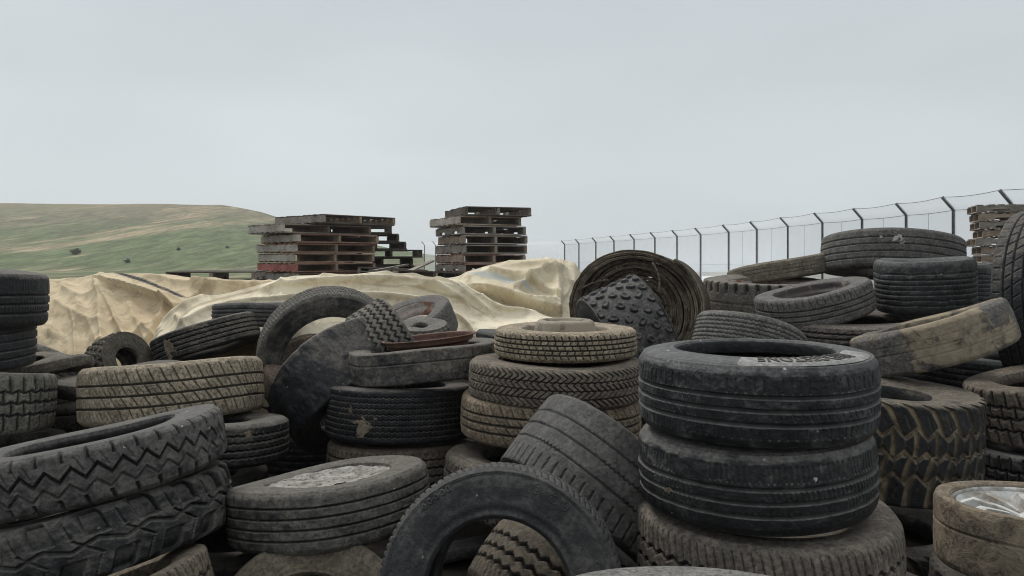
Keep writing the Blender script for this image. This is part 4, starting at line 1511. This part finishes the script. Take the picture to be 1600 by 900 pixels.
# ---- right-hand front stack
b1 = T('B1', 'black tyre with raised maker lettering on top of the front right stack', (-.012, .0, 1), 2.0, (997, 1377, 527, 704), prof='flat', pattern='rib4', rim=.665, q=2, mat=black(base=(.013, .0135, .015), dust=.22, dcol=(.15, .15, .145), speck=.9, gmud=.35, mcol=(.15, .15, .145)), wob=.001)
T('B2', 'black tyre with comb-edged shoulder, second in the front right stack', (-.035, .03, 1), 2.0, (997, 1375, None, 838), W=.205, prof='flat', pattern='rib4s', rim=.66, q=2, spin=1, mat=black(base=(.013, .0135, .015), dust=.3, dcol=(.16, .155, .14), speck=1., gmud=.35, mcol=(.15, .15, .14)), wob=.003)
T('B3', 'brown muddy tyre with ragged zigzag tread at the foot of the front right stack', (-.02, .02, 1), 2.05, (989, 1421, 737, None), W=.25, prof='round', pattern='deepzig', rim=.6, q=2, mat=brown(base=(.035, .031, .027), mud=.4, dust=.9, dcol=(.16, .14, .115), mcol=(.15, .115, .085)), wob=.006)
T('B4', 'grey tyre lying at the very bottom edge in front of the front right stack', (0, .22, 1), 1.38, (850, 1355, 886, None), W=.19, prof='round', pattern='rib4', rim=.64, q=1, mat=grey(dust=.8, dcol=(.2, .195, .18)), wob=.002)
# ---- right edge
T('MT1', 'deep chevron-lugged off-road tyre with pale mud in its grooves', (.03, .0, 1), 2.9, (1206, 1541, 584, 792), prof='square', pattern='chevron', rim=.52, q=2, spin=.3, mat=rubber('black_lugs_with_mud', base=(.013, .0135, .015), dust=.12, dcol=(.2, .17, .13), mud=.1, mcol=(.42, .345, .24), gmud=1., speck=.5), wob=.004)
T('MT2', 'second chevron-lugged tyre, below the mud-grooved one', (.02, .02, 1), 2.9, (1206, 1541, 775, None), W=.3, prof='square', pattern='chevron', rim=.6, q=1, spin=1.1, mat=rubber('black_lugs_with_mud', base=(.02, .021, .023), dust=.3, mud=.05, mcol=(.28, .225, .15), gmud=.55, speck=.3))
al = T('AL', 'bald mud-caked wheel with a pale alloy rim in the bottom right corner', (.02, .06, 1), 1.95, (1455, 1843, 752, 945), prof='round', pattern='line1', rim=.82, q=2, name='wheel', cat='wheel', mat=rubber('mud_caked_bald_rubber', base=(.03, .026, .022), dust=1., dcol=(.2, .165, .125), mud=.70, mcol=(.27, .225, .165), speck=.2), wob=.004)
T('R12', 'brown block-treaded tyre at the right edge under the mud-plastered one', (-.2, .05, 1), 3.15, (1503, 1800, 563, 700), prof='car', pattern='blocks', rim=.6, spin=.4, mat=brown(base=(.03, .028, .025), dust=.8, dcol=(.17, .145, .115), mud=.2))
T('R13', 'dark block-treaded tyre at the right edge behind the alloy wheel', (-.08, .05, 1), 3.1, (1520, 1800, 678, None), W=.22, prof='car', pattern='blocks', rim=.6, mat=grey(dust=.5, mud=.15))
T('R7', 'tilted bald tyre plastered in tan mud at the right', (-.29, .19, 1), 3.25, (1325, 1600, 468, 592), prof='round', pattern='worn', rim=.62, q=1, mat=rubber('mud_plastered_rubber', base=(.03, .03, .03), dust=.9, dcol=(.14, .13, .115), mud=.72, mcol=(.31, .26, .19), speck=.2), wob=.005)
T('R8', 'large black upright tyre cut off by the right edge, slashed ribs', (.60, -.80, .04), 3.65, (1549, None, 322, None), R=.465, W=.26, prof='square', pattern='slash', rim=.6, q=2, mat=black(base=(.024, .025, .028), dust=.2, speck=.1, rough=.62), wob=.002)
T('R5', 'small many-ribbed tyre with an orange rusty rim on top of the right pile', (-.05, -.03, 1), 3.95, (1365, 1528, 401, 493), prof='round', pattern='manyrib', rim=.62, mat=grey(base=(.03, .031, .032), dust=.5, dcol=(.12, .122, .118), mud=.08))
T('R6', 'wide flat tyre with sawtooth grooves under the small rimmed one', (-.02, -.02, 1), 3.9, (1208, 1506, 486, 552), prof='round', pattern='sawrib', rim=.55, spin=.6, mat=grey(base=(.035, .031, .028), dust=.7, dcol=(.15, .13, .115), mud=.15))
T('R4', 'thin tilted tyre with an open dark rim hole on the right pile', (-.22, -.03, 1), 3.95, (1177, 1372, 433, 516), prof='round', pattern='wideshoulder', rim=.66, mat=grey(base=(.03, .03, .03), dust=.7, dcol=(.14, .13, .12)))
T('R3', 'flat tractor-lugged tyre with a rusty rim beside the belt coil', (0, -.07, 1), 4.75, (1098, 1300, 429, 512), prof='square', pattern='tractor', rim=.6, mat=grey(base=(.035, .033, .03), dust=.85, dcol=(.17, .155, .13), mud=.2))
T('R1', 'low smooth muddy tyre slanting up behind the right pile', (-.2, .10, 1), 5.2, (1135, 1370, 380, 450), prof='round', pattern='worn', rim=.6, mat=brown(dcol=(.15, .135, .105), mud=.25), wob=.010)
T('R2', 'big ribbed tyre with a chalky white mark, highest on the right pile', (.085, .10, 1), 4.7, (1280, 1512, 357, 440), prof='round', pattern='plainrib', rim=.6, mat=grey(base=(.035, .034, .033), dust=.8, dcol=(.12, .115, .105), mud=.12))
T('R9', 'dark ribbed tyre squeezed under the highest tyre beside the right-hand pallets', (0, .03, 1), 4.95, (1396, 1553, 412, 482), prof='round', pattern='manyrib', rim=.6, mat=grey(dust=.5))
T('R10', 'small mottled tyre sloping down to the right at the foot of the belt coil', (.30, .22, 1), 3.45, (1078, 1262, 484, None), W=.2, prof='round', pattern='finewave', rim=.6, mat=grey(base=(.028, .028, .028), dust=.8, dcol=(.16, .155, .14), mud=.3, mcol=(.2, .19, .165)))
T('R14', 'dark tyre in the shade behind the mud-plastered tilted one at the right', (.1, .05, 1), 4.2, (1400, 1580, 548, None), W=.2, prof='round', pattern='zigrib', rim=.5, q=0, mat=grey(dust=.4))
# ---- middle
m1 = T('M1', 'small tan-dusted wheel with a domed centre on top of the middle stack', (.0, .0, 1), 3.0, (772, 996, 503, 567), prof='round', pattern='m1', rim=.62, q=2, name='wheel', cat='wheel', mat=brown(base=(.035, .03, .024), dcol=(.29, .24, .175), mud=.45, mcol=(.3, .25, .18)), wob=.002)
T('M2', 'zigzag-treaded tyre just under the domed wheel in the middle stack', (.01, .02, 1), 2.95, (733, 1006, 548, 641), prof='round', pattern='herring', rim=.6, q=2, mat=brown(base=(.035, .032, .028), dust=.9, dcol=(.17, .145, .115), mud=.2), wob=.003)
T('M3', 'brown tyre third down the middle stack, worn block edges', (.03, .02, 1), 2.98, (718, 1003, None, 707), W=.165, prof='round', pattern='allseason', rim=.6, q=1, mat=brown(base=(.055, .045, .035), dcol=(.22, .175, .125), mud=.45), wob=.004)
T('M4', 'dusty tyre lowest in sight of the middle stack, comb-cut edge', (.06, .06, 1), 2.9, (690, 985, 686, None), W=.2, prof='round', pattern='comb', rim=.6, mat=grey(base=(.03, .027, .025), dust=.9, dcol=(.15, .13, .105)))
T('LEAN', 'wide ribbed tyre leaning down to the right against the middle stack', (-.60, -.34, -.68), 2.38, (782, None, 620, None), R=.33, W=.27, prof='square', pattern='wideshoulder', rim=.6, q=2, spin=.5, mat=grey(base=(.024, .024, .025), dust=.45, dcol=(.12, .115, .105), mud=.28, mcol=(.13, .11, .085), speck=.8), wob=.004)
ring = T('RING', 'tyre standing on edge in front, facing the camera with its open hole', (-.10, -.95, .24), 1.86, (588, 977, 721, None), W=.21, prof='flat', pattern='comb', rim=.575, q=2, mat=rubber('plain_dark_rubber', base=(.026, .026, .028), dust=.28, dcol=(.10, .096, .09), mud=.12, mcol=(.09, .078, .062), speck=.35, rough=.62), wob=.002)
T('THRU', 'brown tyre seen through the hole of the standing front tyre', (-.55, -.38, -.72), 2.25, (731, None, 814, None), R=.30, W=.21, prof='round', pattern='deepzig', rim=.6, q=1, mat=brown(base=(.03, .027, .023), dust=.8, dcol=(.13, .11, .085), mud=.25, mcol=(.14, .115, .085)))
T('THRU2', 'grey ribbed tyre half seen at the left inside the hole of the front tyre', (-.25, .1, 1), 2.55, (560, 840, 838, None), W=.2, prof='car', pattern='allseason', rim=.6, mat=grey(dust=.6))
l14 = T('L14', 'flattened smooth tyre with a rusty rim rising out of its top', (-.06, .02, 1), 3.3, (545, 778, 527, 602), prof='truck', pattern='line1', rim=.7, q=1, name='wheel', cat='wheel', mat=grey(base=(.024, .025, .028), dust=.55, dcol=(.16, .145, .12), mud=.22, mcol=(.22, .19, .145)), wob=.006)
T('L15', 'black tyre with fine wavy ribs under the flattened rimmed tyre', (.0, .08, 1), 3.3, (507, 742, 590, 695), prof='car', pattern='finewave', rim=.6, q=2, mat=black(base=(.012, .0125, .015), dust=.12, mud=.24, mcol=(.17, .145, .11), speck=.3), wob=.003)
T('L16', 'brown-shouldered tyre at the bottom of the black wavy-ribbed stack', (.02, .13, 1), 3.3, (507, 745, 676, None), W=.2, prof='round', pattern='zigrib', rim=.6, mat=brown(base=(.025, .022, .02), dust=.8, dcol=(.14, .118, .09), mud=.2, mcol=(.17, .14, .1)))
T('L5', 'grey grooved tyre with pale caked dirt in its opening, bottom left of centre', (-.125, .12, 1), 2.38, (352, 673, 714, 869), prof='round', pattern='plainrib', rim=.62, q=2, mat=grey(base=(.026, .026, .026), dust=.62, dcol=(.14, .13, .11), mud=.22, mcol=(.17, .14, .105), speck=.6), wob=.006)
T('L4', 'brown tyre facing up at the bottom edge left of the standing tyre', (-.06, -.78, .62), 2.02, (313, 652, 832, None), W=.17, prof='round', pattern='worn', rim=.6, q=2, mat=brown(base=(.04, .035, .028), dust=.9, dcol=(.14, .12, .09), mud=.3, mcol=(.17, .14, .1)), wob=.006)
# ---- torn heap in the centre left
T('L10', 'upright brown-edged tyre with a black opening against the cream tarp', (.30, -.90, -.22), 4.0, (398, None, 446, None), R=.385, W=.2, prof='round', pattern='comb', rim=.66, q=1, mat=grey(base=(.026, .026, .027), dust=.6, dcol=(.13, .12, .1), mud=.25, mcol=(.16, .13, .1)))


def torn(P_, TH, AA, RR):
    """a slashed carcass: one side sags outwards, the other is folded in"""
    out_ = P_.copy()
    out_[..., 2] *= 1 + .10 * np.sin(TH * 2 + 1)
    crease = .11 * (fbm(TH * 4, AA * 9 + 5, 4, 4) - .47)
    out_[..., :2] *= (1 + crease[..., None])
    return out_


T('L9', 'torn bald black carcass bent like an arch, pale crease down its side', (.60, -.24, -.62), 3.5, (414, None, 492, None), R=.34, W=.27, prof='square', pattern='none', rim=.62, q=1, warp=torn, mat=black(base=(.016, .017, .02), dust=.25, mud=.1, mcol=(.2, .18, .14), speck=.7, rough=.45), wob=.01)
T('L11', 'short wavy-grooved tyre end sticking up over the torn carcass', (-.74, -.30, -.48), 3.55, (541, None, 466, None), R=.23, W=.19, prof='square', pattern='wave', rim=.6, q=1, mat=grey(base=(.03, .029, .027), dust=.8, dcol=(.17, .155, .13), mud=.15))
l12 = T('L12', 'smooth grey wheel with a rusty rim lying tilted against the cream tarp', (-.30, -.30, .85), 4.45, (None, 717, 461, None), R=.27, W=.19, prof='round', pattern='worn', rim=.66, q=1, name='wheel', cat='wheel', mat=grey(base=(.028, .029, .031), dust=.5, dcol=(.15, .14, .125), mud=.1))
T('L13', 'small knobbly tyre peeping out behind the rusty rim', (-.05, -.15, 1), 3.85, (606, 706, 497, None), W=.14, prof='round', pattern='knobs', rim=.3, q=1, mat=grey(base=(.03, .029, .027), dust=.7, dcol=(.15, .14, .12)))
T('L17', 'dark block-treaded tyre tipped up to the right below the tarp fold', (-.33, .10, 1), 4.2, (234, 408, 490, 572), prof='car', pattern='zigrib', rim=.6, q=1, mat=black(base=(.02, .021, .022), dust=.4, dcol=(.16, .14, .11), mud=.12, mcol=(.26, .22, .15)))
T('L18', 'small dull tyre tucked under the hem of the cream tarp', (0, .05, 1), 4.5, (330, 470, 473, 512), prof='round', pattern='plainrib', rim=.6, q=0, mat=grey(dust=.55))
T('L24', 'dark tyre edge behind the small domed wheel', (0, .05, 1), 3.9, (742, 900, 513, None), W=.16, prof='round', pattern='plainrib', rim=.6, q=0, mat=grey(dust=.4))
T('L25', 'round-shouldered tan-smeared tyre inside the opening of the upright tyre', (.3, -.5, .6), 3.95, (408, 545, 522, None), W=.16, prof='round', pattern='worn', rim=.55, q=0, mat=brown(dcol=(.17, .13, .10), mud=.45, mcol=(.24, .15, .11)), wob=.015)
# ---- left
T('T6', 'brown tyre with three rows of slanted blocks, above the big front tyre', (-.085, .14, 1), 3.25, (119, 413, 558, 669), prof='round', pattern='allseason', rim=.6, q=2, mat=brown(base=(.028, .025, .021), dcol=(.31, .26, .19), dust=.95, mud=.42, mcol=(.30, .25, .18)), wob=.004)
T('L6', 'dark tyre with wavy ribs right of the big front tyre', (-.01, .10, 1), 3.0, (205, 454, 643, 738), prof='round', pattern='zigrib', rim=.48, q=1, mat=black(base=(.017, .0175, .019), dust=.35, dcol=(.13, .12, .1), mud=.12))
T('T4', 'huge zigzag-treaded tyre lying tilted at the left front', (-.19, .045, 1), 2.2, (-90, 358, 636, 818), prof='round', pattern='bigzig', rim=.62, q=2, spin=.2, mat=rubber('dark_truck_rubber', base=(.018, .018, .019), dust=.58, dcol=(.12, .115, .105), mud=.2, mcol=(.15, .125, .09), speck=.9, rough=.55), wob=.004)
T('T5', 'huge truck tyre with coarse ragged lugs under the zigzag one', (-.19, .05, 1), 2.2, (-112, 368, 716, 945), prof='round', pattern='lugblock', rim=.6, q=2, spin=.5, mat=rubber('dark_lug_rubber', base=(.02, .0205, .022), dust=.42, dcol=(.13, .125, .11), mud=.1, speck=.4, rough=.5), wob=.005)
T('L8', 'brown zigzag tyre in the gap at the bottom left', (-.30, .10, 1), 1.95, (20, 349, 853, None), W=.19, prof='square', pattern='deepzig', rim=.6, q=1, mat=brown(base=(.04, .035, .028), dcol=(.19, .16, .12), mud=.3))
T('T1', 'black worn block-treaded tyre highest at the left edge', (.03, .0, 1), 3.0, (-190, 79, 421, 517), prof='round', pattern='rib4s', rim=.6, q=1, mat=black(base=(.022, .0225, .025), dust=.2, mud=.0, rough=.6))
T('T2', 'plain grooved black tyre second from the top at the left edge', (.0, .02, 1), 3.0, (-200, 57, None, 590), W=.2, prof='round', pattern='plainrib', rim=.6, q=1, mat=black(base=(.026, .027, .03), dust=.2, mud=.0, rough=.6))
T('T3', 'grey-brown tyre with big square blocks, third at the left edge', (-.01, .13, 1), 3.0, (-190, 91, 582, 687), prof='round', pattern='blocks', rim=.6, q=1, mat=brown(base=(.035, .033, .03), dust=.9, dcol=(.17, .16, .13), mud=.25, mcol=(.23, .205, .15)))
T('T3b', 'dusty tyre lowest at the left edge, just above the huge zigzag one', (-.02, .02, 1), 3.05, (-170, 112, 670, None), W=.2, prof='round', pattern='deepzig', rim=.6, q=0, mat=grey(dust=.7, dcol=(.17, .155, .13)))
T('L19', 'pale dirt-washed tyre with wavy grooves behind the left stack', (.32, .34, .88), 3.95, (-75, 146, 508, None), W=.24, prof='round', pattern='finewave', rim=.6, q=1, mat=rubber('pale_dirty_rubber', base=(.035, .033, .03), dust=1., dcol=(.22, .205, .175), mud=.62, mcol=(.36, .34, .29)))
T('L21', 'flattened smooth old tyre behind the slanted-block tyre', (-.08, -.02, 1), 3.5, (70, 300, 566, 628), prof='round', pattern='none', rim=.3, q=0, mat=grey(base=(.03, .028, .026), dust=.6, dcol=(.12, .108, .09), mud=.1), wob=.012)
T('L21b', 'squashed folded casing between the left stack and the small knobbly tyre', (-.06, .0, 1), 3.5, (-30, 150, 552, 592), prof='round', pattern='none', rim=.25, q=0, mat=brown(base=(.03, .028, .024), dust=.8, dcol=(.15, .135, .11), mud=.3, mcol=(.2, .18, .14)), wob=.014)
T('L20', 'small knobbly tyre propped on edge in front of the tan tarp', (.86, -.36, .36), 4.0, (126, None, 516, None), R=.165, W=.16, prof='square', pattern='knobs', rim=.42, q=1, mat=grey(base=(.03, .027, .024), dust=.6, dcol=(.13, .115, .09)))
T('L22', 'dark chevron-cut tyre glimpsed in the gap right of the left stack', (0, .04, 1), 3.65, (-40, 210, 626, None), W=.22, prof='round', pattern='herring', rim=.6, q=0, mat=grey(base=(.025, .024, .021), dust=.5, dcol=(.13, .12, .095)))
T('KNOB', 'wide black tyre with round rubber knobs in front of the belt coil', (-.90, -.16, -.40), 3.75, (902, None, 430, None), R=.28, W=.31, prof='square', pattern='knob', rim=.5, q=2, spin=.4, mat=rubber('knobbly_rubber', base=(.026, .026, .028), dust=.45, dcol=(.13, .125, .115), mud=.42, mcol=(.085, .064, .052), speck=.2))

# ---- rims
add_rim(al, 'alloy', M_alu)
add_rim(m1, 'dome', M_muddysteel)
rb14 = add_rim(l14, 'barrel', M_rust)
rb14.location = (.03, 0, .050)
rb14.rotation_euler = (0, -.04, 0)
rb14.scale = (.88, .88, .8)
add_rim(l12, 'steel', M_orange, .6)
for k in ('R3', 'R5', 'R4'):
    t_ = [t for t in TYRES if t['key'] == k][0]
    add_rim(t_['o'], 'steel' if k != 'R4' else 'barrel', M_orange if k != 'R4' else M_darksteel, .3)

# ------------------------------------------------------------------ dirt caked in openings
def caked(root, mat, level=.55, name='caked_dirt', seed=1, frac=.985):
    T_ = [t for t in TYRES if t['o'] is root][0]
    r, hw = T_['rim'] * frac, T_['W'] / 2
    nr, nt_ = 40, 150
    rr = np.linspace(.001, r * 1.02, nr); th = np.linspace(0, TAU, nt_, endpoint=False)
    TH, RR = np.meshgrid(th, rr, indexing='ij')
    X_, Y_ = RR * np.cos(TH), RR * np.sin(TH)
    Z_ = hw * level + (fbm(X_ * 22 + 50, Y_ * 22 + 50, seed, 4) - .47) * .02 + .012 * smooth(RR / r, .6, 1)
    me = grid_mesh(name, np.stack([X_, Y_, Z_], -1), wrap_u=True)
    return link(name, me, mat, root)


def dirt_mat(name, a, c, e):
    m, t = new_mat(name)
    b = NB(t); P_ = b.n('TexCoord').outputs['Object']
    n1 = b.noise(P_, 16, 6, .65, .4); n2 = b.noise(P_, 60, 5, .7)
    c1 = b.mix(b.rng(n1, .35, .62), col(*a), col(*c))
    c1 = b.mix(b.rng(n2, .5, .68, 0, .9), c1, col(*e))
    b.out(c1, .95, b.math('ADD', n1, b.math('MULTIPLY', n2, .6)), .9, .012, spec=.1)
    return m


key = {t['key']: t for t in TYRES}
M_paledirt = dirt_mat('pale_caked_dirt', (.20, .19, .165), (.38, .365, .335), (.05, .045, .04))
caked(key['L5']['o'], M_paledirt, .72, seed=4)

# ------------------------------------------------------------------ raised lettering on the top tyre, following its sidewall
def side_height(T_, prof, rr):
    """axial height of the sidewall surface at radius rr"""
    pr = PROF[prof]; hw = T_['W'] / 2; H = T_['R'] - T_['rim']
    sd = catmull(pr['pts'], 80)
    q = (rr - T_['rim']) / H
    o_ = np.argsort(sd[:, 1])
    return np.interp(q, sd[o_, 1], sd[o_, 0]) * hw


def lettering(key_, prof, text, a0, r0, size, mat, arc=1.0, lift=.0016, name='lettering'):
    T_ = key[key_]
    cu = bpy.data.curves.new('text', 'FONT'); cu.body = text; cu.size = size; cu.extrude = .0008; cu.space_character = 1.1; cu.offset = size * .02
    cu.resolution_u = 3
    to = bpy.data.objects.new('text', cu); C.objects.link(to)
    dg = bpy.context.evaluated_depsgraph_get()
    me = bpy.data.meshes.new_from_object(to.evaluated_get(dg))
    bpy.data.objects.remove(to)
    bm_ = bmesh.new(); bm_.from_mesh(me)
    bmesh.ops.subdivide_edges(bm_, edges=[e for e in bm_.edges if e.calc_length() > .006], cuts=2, use_grid_fill=True)
    bmesh.ops.triangulate(bm_, faces=bm_.faces)
    xm = max(v_.co.x for v_ in bm_.verts)
    for v_ in bm_.verts:
        a_ = a0 - arc * v_.co.x / xm
        rr = r0 + v_.co.y
        z_ = float(side_height(T_, prof, rr)) + lift + v_.co.z
        v_.co = Vector((rr * math.cos(a_), rr * math.sin(a_), z_))
    bm_.to_mesh(me); bm_.free()
    me.name = name
    link(name, me, mat, T_['o'])


M_letter = rubber('raised_lettering_rubber', base=(.012, .012, .013), dust=.1, mud=0, speck=.2)
M_band = rubber('scuffed_sidewall_band', base=(.17, .17, .165), dust=.8, dcol=(.26, .255, .24), mud=0, speck=.4)
B = key['B1']
# pale moulded band behind the letters
def band(T_, prof, a0, a1, r0, r1, lift, mat, name):
    n_ = 90
    aa = np.linspace(a0, a1, n_); rr = np.linspace(r0, r1, 8)
    AA, RR = np.meshgrid(aa, rr, indexing='ij')
    Z_ = side_height(T_, prof, RR) + lift
    Z_[:, 0] -= .004; Z_[:, -1] -= .004; Z_[0] -= .004; Z_[-1] -= .004
    link(name, grid_mesh(name, np.stack([RR * np.cos(AA), RR * np.sin(AA), Z_], -1), flip=True), mat, T_['o'])


H_ = B['R'] - B['rim']
rA = B['rim'] + H_ * .16
band(B, 'flat', math.radians(-24), math.radians(-116), rA - .006, rA + H_ * .62, .0034, M_band, 'sidewall_band')
lettering('B1', 'flat', 'BRIDGESTONE', math.radians(-46), rA + .004, H_ * .62, M_letter, arc=math.radians(60), lift=.0044)

# chalky smear on the highest tyre, crease on the torn carcass: thin crusts that follow the tread
def crust(key_, px, py, wa, wv, mat, name, seed=1, streak=0., thick=.003, outline=.5):
    T_ = key[key_]; Mx = T_['o'].rotation_euler.to_matrix(); loc = T_['o'].location
    best = None
    for i in range(720):
        a_ = TAU * i / 720
        for k in range(-9, 10):
            z_ = k / 10 * T_['W'] / 2 * .85
            p_ = Mx @ Vector((T_['R'] * math.cos(a_), T_['R'] * math.sin(a_), z_)); 
            if (p_ - Mx @ Vector((0, 0, z_))).dot(Vector((0, 1, 0))) > 0: continue
            p_ = p_ + loc
            d_ = (800 + F * p_.x / p_.y - px) ** 2 + (HY - F * (p_.z - CZ) / p_.y - py) ** 2
            if best is None or d_ < best[0]: best = (d_, a_, z_)
    _, a0, z0 = best
    n_ = 70
    U, V_ = np.meshgrid(np.linspace(-1, 1, n_), np.linspace(-1, 1, n_), indexing='ij')
    dst = np.hypot(U, V_) + (fbm(U * 2.4 + 9, V_ * 2.4 + 3, seed, 4) - .47) * 2.2 * outline
    on = dst < .62
    rr = T_['R'] + thick * np.clip((.62 - dst) * 8, 0, 1) + .0006
    aa = a0 + U * wa / T_['R'] + streak * V_; zz = z0 + V_ * wv
    P_ = np.stack([rr * np.cos(aa), rr * np.sin(aa), zz], -1)
    bm_ = bmesh.new()
    vs_ = {}
    def gv(i, j_):
        if (i, j_) not in vs_: vs_[(i, j_)] = bm_.verts.new(P_[i, j_])
        return vs_[(i, j_)]
    for i in range(n_ - 1):
        for j_ in range(n_ - 1):
            if on[i, j_] and on[i + 1, j_ + 1] and on[i + 1, j_] and on[i, j_ + 1]:
                bm_.faces.new((gv(i, j_), gv(i + 1, j_), gv(i + 1, j_ + 1), gv(i, j_ + 1)))
    link(name, bm_mesh(name, bm_, True), mat, T_['o'])


M_chalk = dirt_mat('chalky_smear', (.34, .33, .31), (.46, .45, .42), (.14, .13, .12))
crust('R2', 1404, 374, .05, .05, M_chalk, 'chalk_smear', seed=6, outline=.9)
crust('R2', 1376, 370, .016, .012, M_chalk, 'chalk_smear', seed=9)
M_tanmud = dirt_mat('tan_dried_mud', (.15, .12, .085), (.24, .2, .145), (.07, .06, .045))
crust('L15', 565, 668, .085, .05, M_tanmud, 'mud_crust', seed=12, outline=.9)
crust('L15', 548, 640, .02, .02, M_tanmud, 'mud_crust', seed=15, outline=.7)
crust('L6', 388, 676, .022, .022, M_tanmud, 'mud_crust', seed=18, outline=.7)
crust('L17', 262, 545, .06, .08, M_tanmud, 'mud_crust', seed=21, outline=.9)
crust('L9', 478, 560, .06, .05, M_chalk, 'pale_crease', seed=33, streak=.5, outline=.8)
crust('B2', 1045, 764, .022, .012, M_tanmud, 'mud_crust', seed=31, outline=.9)

# worn oval and box-shaped relief on the standing tyre
def relief(T_, prof, a_c, r_c, da, dr, name='moulded_mark', wdt=.0022, sq=2.0):
    bm_ = bmesh.new(); pts = []
    for i in range(41):
        t_ = TAU * i / 40
        c_, s_ = math.cos(t_), math.sin(t_)
        cx_ = math.copysign(abs(c_) ** (2 / sq), c_); sx_ = math.copysign(abs(s_) ** (2 / sq), s_)
        rr = r_c + dr * sx_; aa = a_c + da * cx_
        pts.append((rr * math.cos(aa), rr * math.sin(aa), float(side_height(T_, prof, rr)) + .0005))
    tube(bm_, pts, wdt, 6)
    return bm_mesh(name, bm_, True)


Rg = key['RING']
ringrot = Rg['o'].rotation_euler.to_matrix()


def ring_angle(px, py):
    """angle on the standing tyre whose sidewall shows at a photograph pixel"""
    best = None
    for i in range(720):
        a_ = TAU * i / 720
        rr = (Rg['R'] + Rg['rim']) / 2
        p_ = ringrot @ Vector((rr * math.cos(a_), rr * math.sin(a_), Rg['W'] / 2)) + Rg['o'].location
        u_, v_ = 800 + F * p_.x / p_.y, HY - F * (p_.z - CZ) / p_.y
        d_ = (u_ - px) ** 2 + (v_ - py) ** 2
        if best is None or d_ < best[0]: best = (d_, a_)
    return best[1]


rm = (Rg['R'] + Rg['rim']) / 2 + .022
for px, py, da, dr, sq, r_off in ((842, 758, .042, .012, 2, 0), (842, 758, .026, .005, 2, 0), (871, 774, .034, .013, 4, 0), (871, 774, .017, .006, 3, 0), (886, 789, .028, .010, 3, 0),
                           (697, 762, .014, .006, 4, .010), (687, 768, .014, .006, 4, .010), (677, 775, .014, .006, 2, .010), (667, 782, .014, .006, 4, .010), (658, 790, .014, .006, 2, .010)):
    a_ = ring_angle(px, py)
    link('moulded_mark', relief(Rg, 'flat', a_, rm + r_off, da, dr, sq=sq), Rg['o'].children[0].data.materials[0], Rg['o'])

# ------------------------------------------------------------------ tyres deep in the heap that carry the ones above
def corners(T_, n_=20):
    ax = Vector(T_['ax']); e1 = ax.orthogonal().normalized(); e2 = ax.cross(e1)
    c0 = Vector((T_['X'], T_['Y'], T_['Z']))
    o_ = []
    for i in range(n_):
        a_ = TAU * i / n_
        e = e1 * math.cos(a_) + e2 * math.sin(a_)
        for k in (-1, 0, 1):
            o_.append(c0 + e * T_['R'] + ax * (k * T_['W'] / 2 * .85))
            o_.append(c0 + e * T_['R'] * .75 + ax * (k * T_['W'] / 2))
    return o_


def inside(T_, p, mrg=.0):
    ax = Vector(T_['ax']); d_ = p - Vector((T_['X'], T_['Y'], T_['Z']))
    h = abs(d_.dot(ax)); r_ = (d_ - ax * d_.dot(ax)).length
    return h < T_['W'] / 2 - mrg and r_ < T_['R'] - mrg and r_ > T_['rim'] * .5


PTS = [(t, corners(t)) for t in TYRES]
def clash(n_, mrg):
    cn = corners(n_)
    for t, pts in PTS:
        dx = (t['X'] - n_['X']) ** 2 + (t['Y'] - n_['Y']) ** 2 + (t['Z'] - n_['Z']) ** 2
        if dx > (t['R'] + n_['R'] + .3) ** 2: continue
        for p in cn:
            if inside(t, p, mrg): return True
        for p in pts:
            if inside(n_, p, mrg): return True
    return False


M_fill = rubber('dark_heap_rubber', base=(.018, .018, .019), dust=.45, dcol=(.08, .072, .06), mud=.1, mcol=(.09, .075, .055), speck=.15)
rsf = random.Random(11)
fill_src = {}
for sname, (pt, pf) in {'a': ('zigrib', 'round'), 'b': ('allseason', 'car'), 'c': ('plainrib', 'round')}.items():
    Pf, Nf, gf, rgf, flf = tyre_arrays(.32, .21, .32 * .6, pf, pt, 180, 24, 16, 10, .006, None, ord(sname))
    parts = []
    for nm, k_ in (('tread', 'tread'), ('sidewall', 'sidewall+'), ('sidewall', 'sidewall-'), ('inner_lining', 'inner')):
        a_, b_ = rgf[k_]; ii = np.arange(a_, b_ + 1) % Pf.shape[1]
        me = grid_mesh(nm, Pf[:, ii], wrap_u=True, normals=Nf[:, ii], attrs={'groove': gf[:, ii]}, flip=flf)
        me.materials.append(M_fill); parts.append((nm, me))
    fill_src[sname] = parts
nf = 0
for layer in range(5):
    for trial in range(520):
        Y_ = rsf.uniform(1.75, 4.7); X_ = rsf.uniform(-.95, .90) * (Y_ + .5)
        Z_ = .105 + layer * .15 + (rsf.uniform(0, .06) if layer else 0)
        lim = np.interp(Y_, [1.7, 2.2, 2.7, 3.5, 4.7], [.16, .24, .40, .58, .62])
        if Z_ + .10 > lim: continue
        ax = Vector((rsf.uniform(-.14, .14), rsf.uniform(-.14, .14), 1)).normalized() if layer else Vector((0, 0, 1))
        n_ = dict(X=X_, Y=Y_, Z=Z_, R=.32, W=.21, rim=.19, ax=tuple(ax))
        if clash(n_, .02): continue
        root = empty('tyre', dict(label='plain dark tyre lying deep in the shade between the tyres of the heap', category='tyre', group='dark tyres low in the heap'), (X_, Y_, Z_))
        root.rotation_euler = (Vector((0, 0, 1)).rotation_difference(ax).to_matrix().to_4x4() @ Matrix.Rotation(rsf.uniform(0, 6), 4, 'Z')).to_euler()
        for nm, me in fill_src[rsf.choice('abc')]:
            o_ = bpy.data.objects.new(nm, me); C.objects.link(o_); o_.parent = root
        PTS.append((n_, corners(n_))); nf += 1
print('fillers', nf)
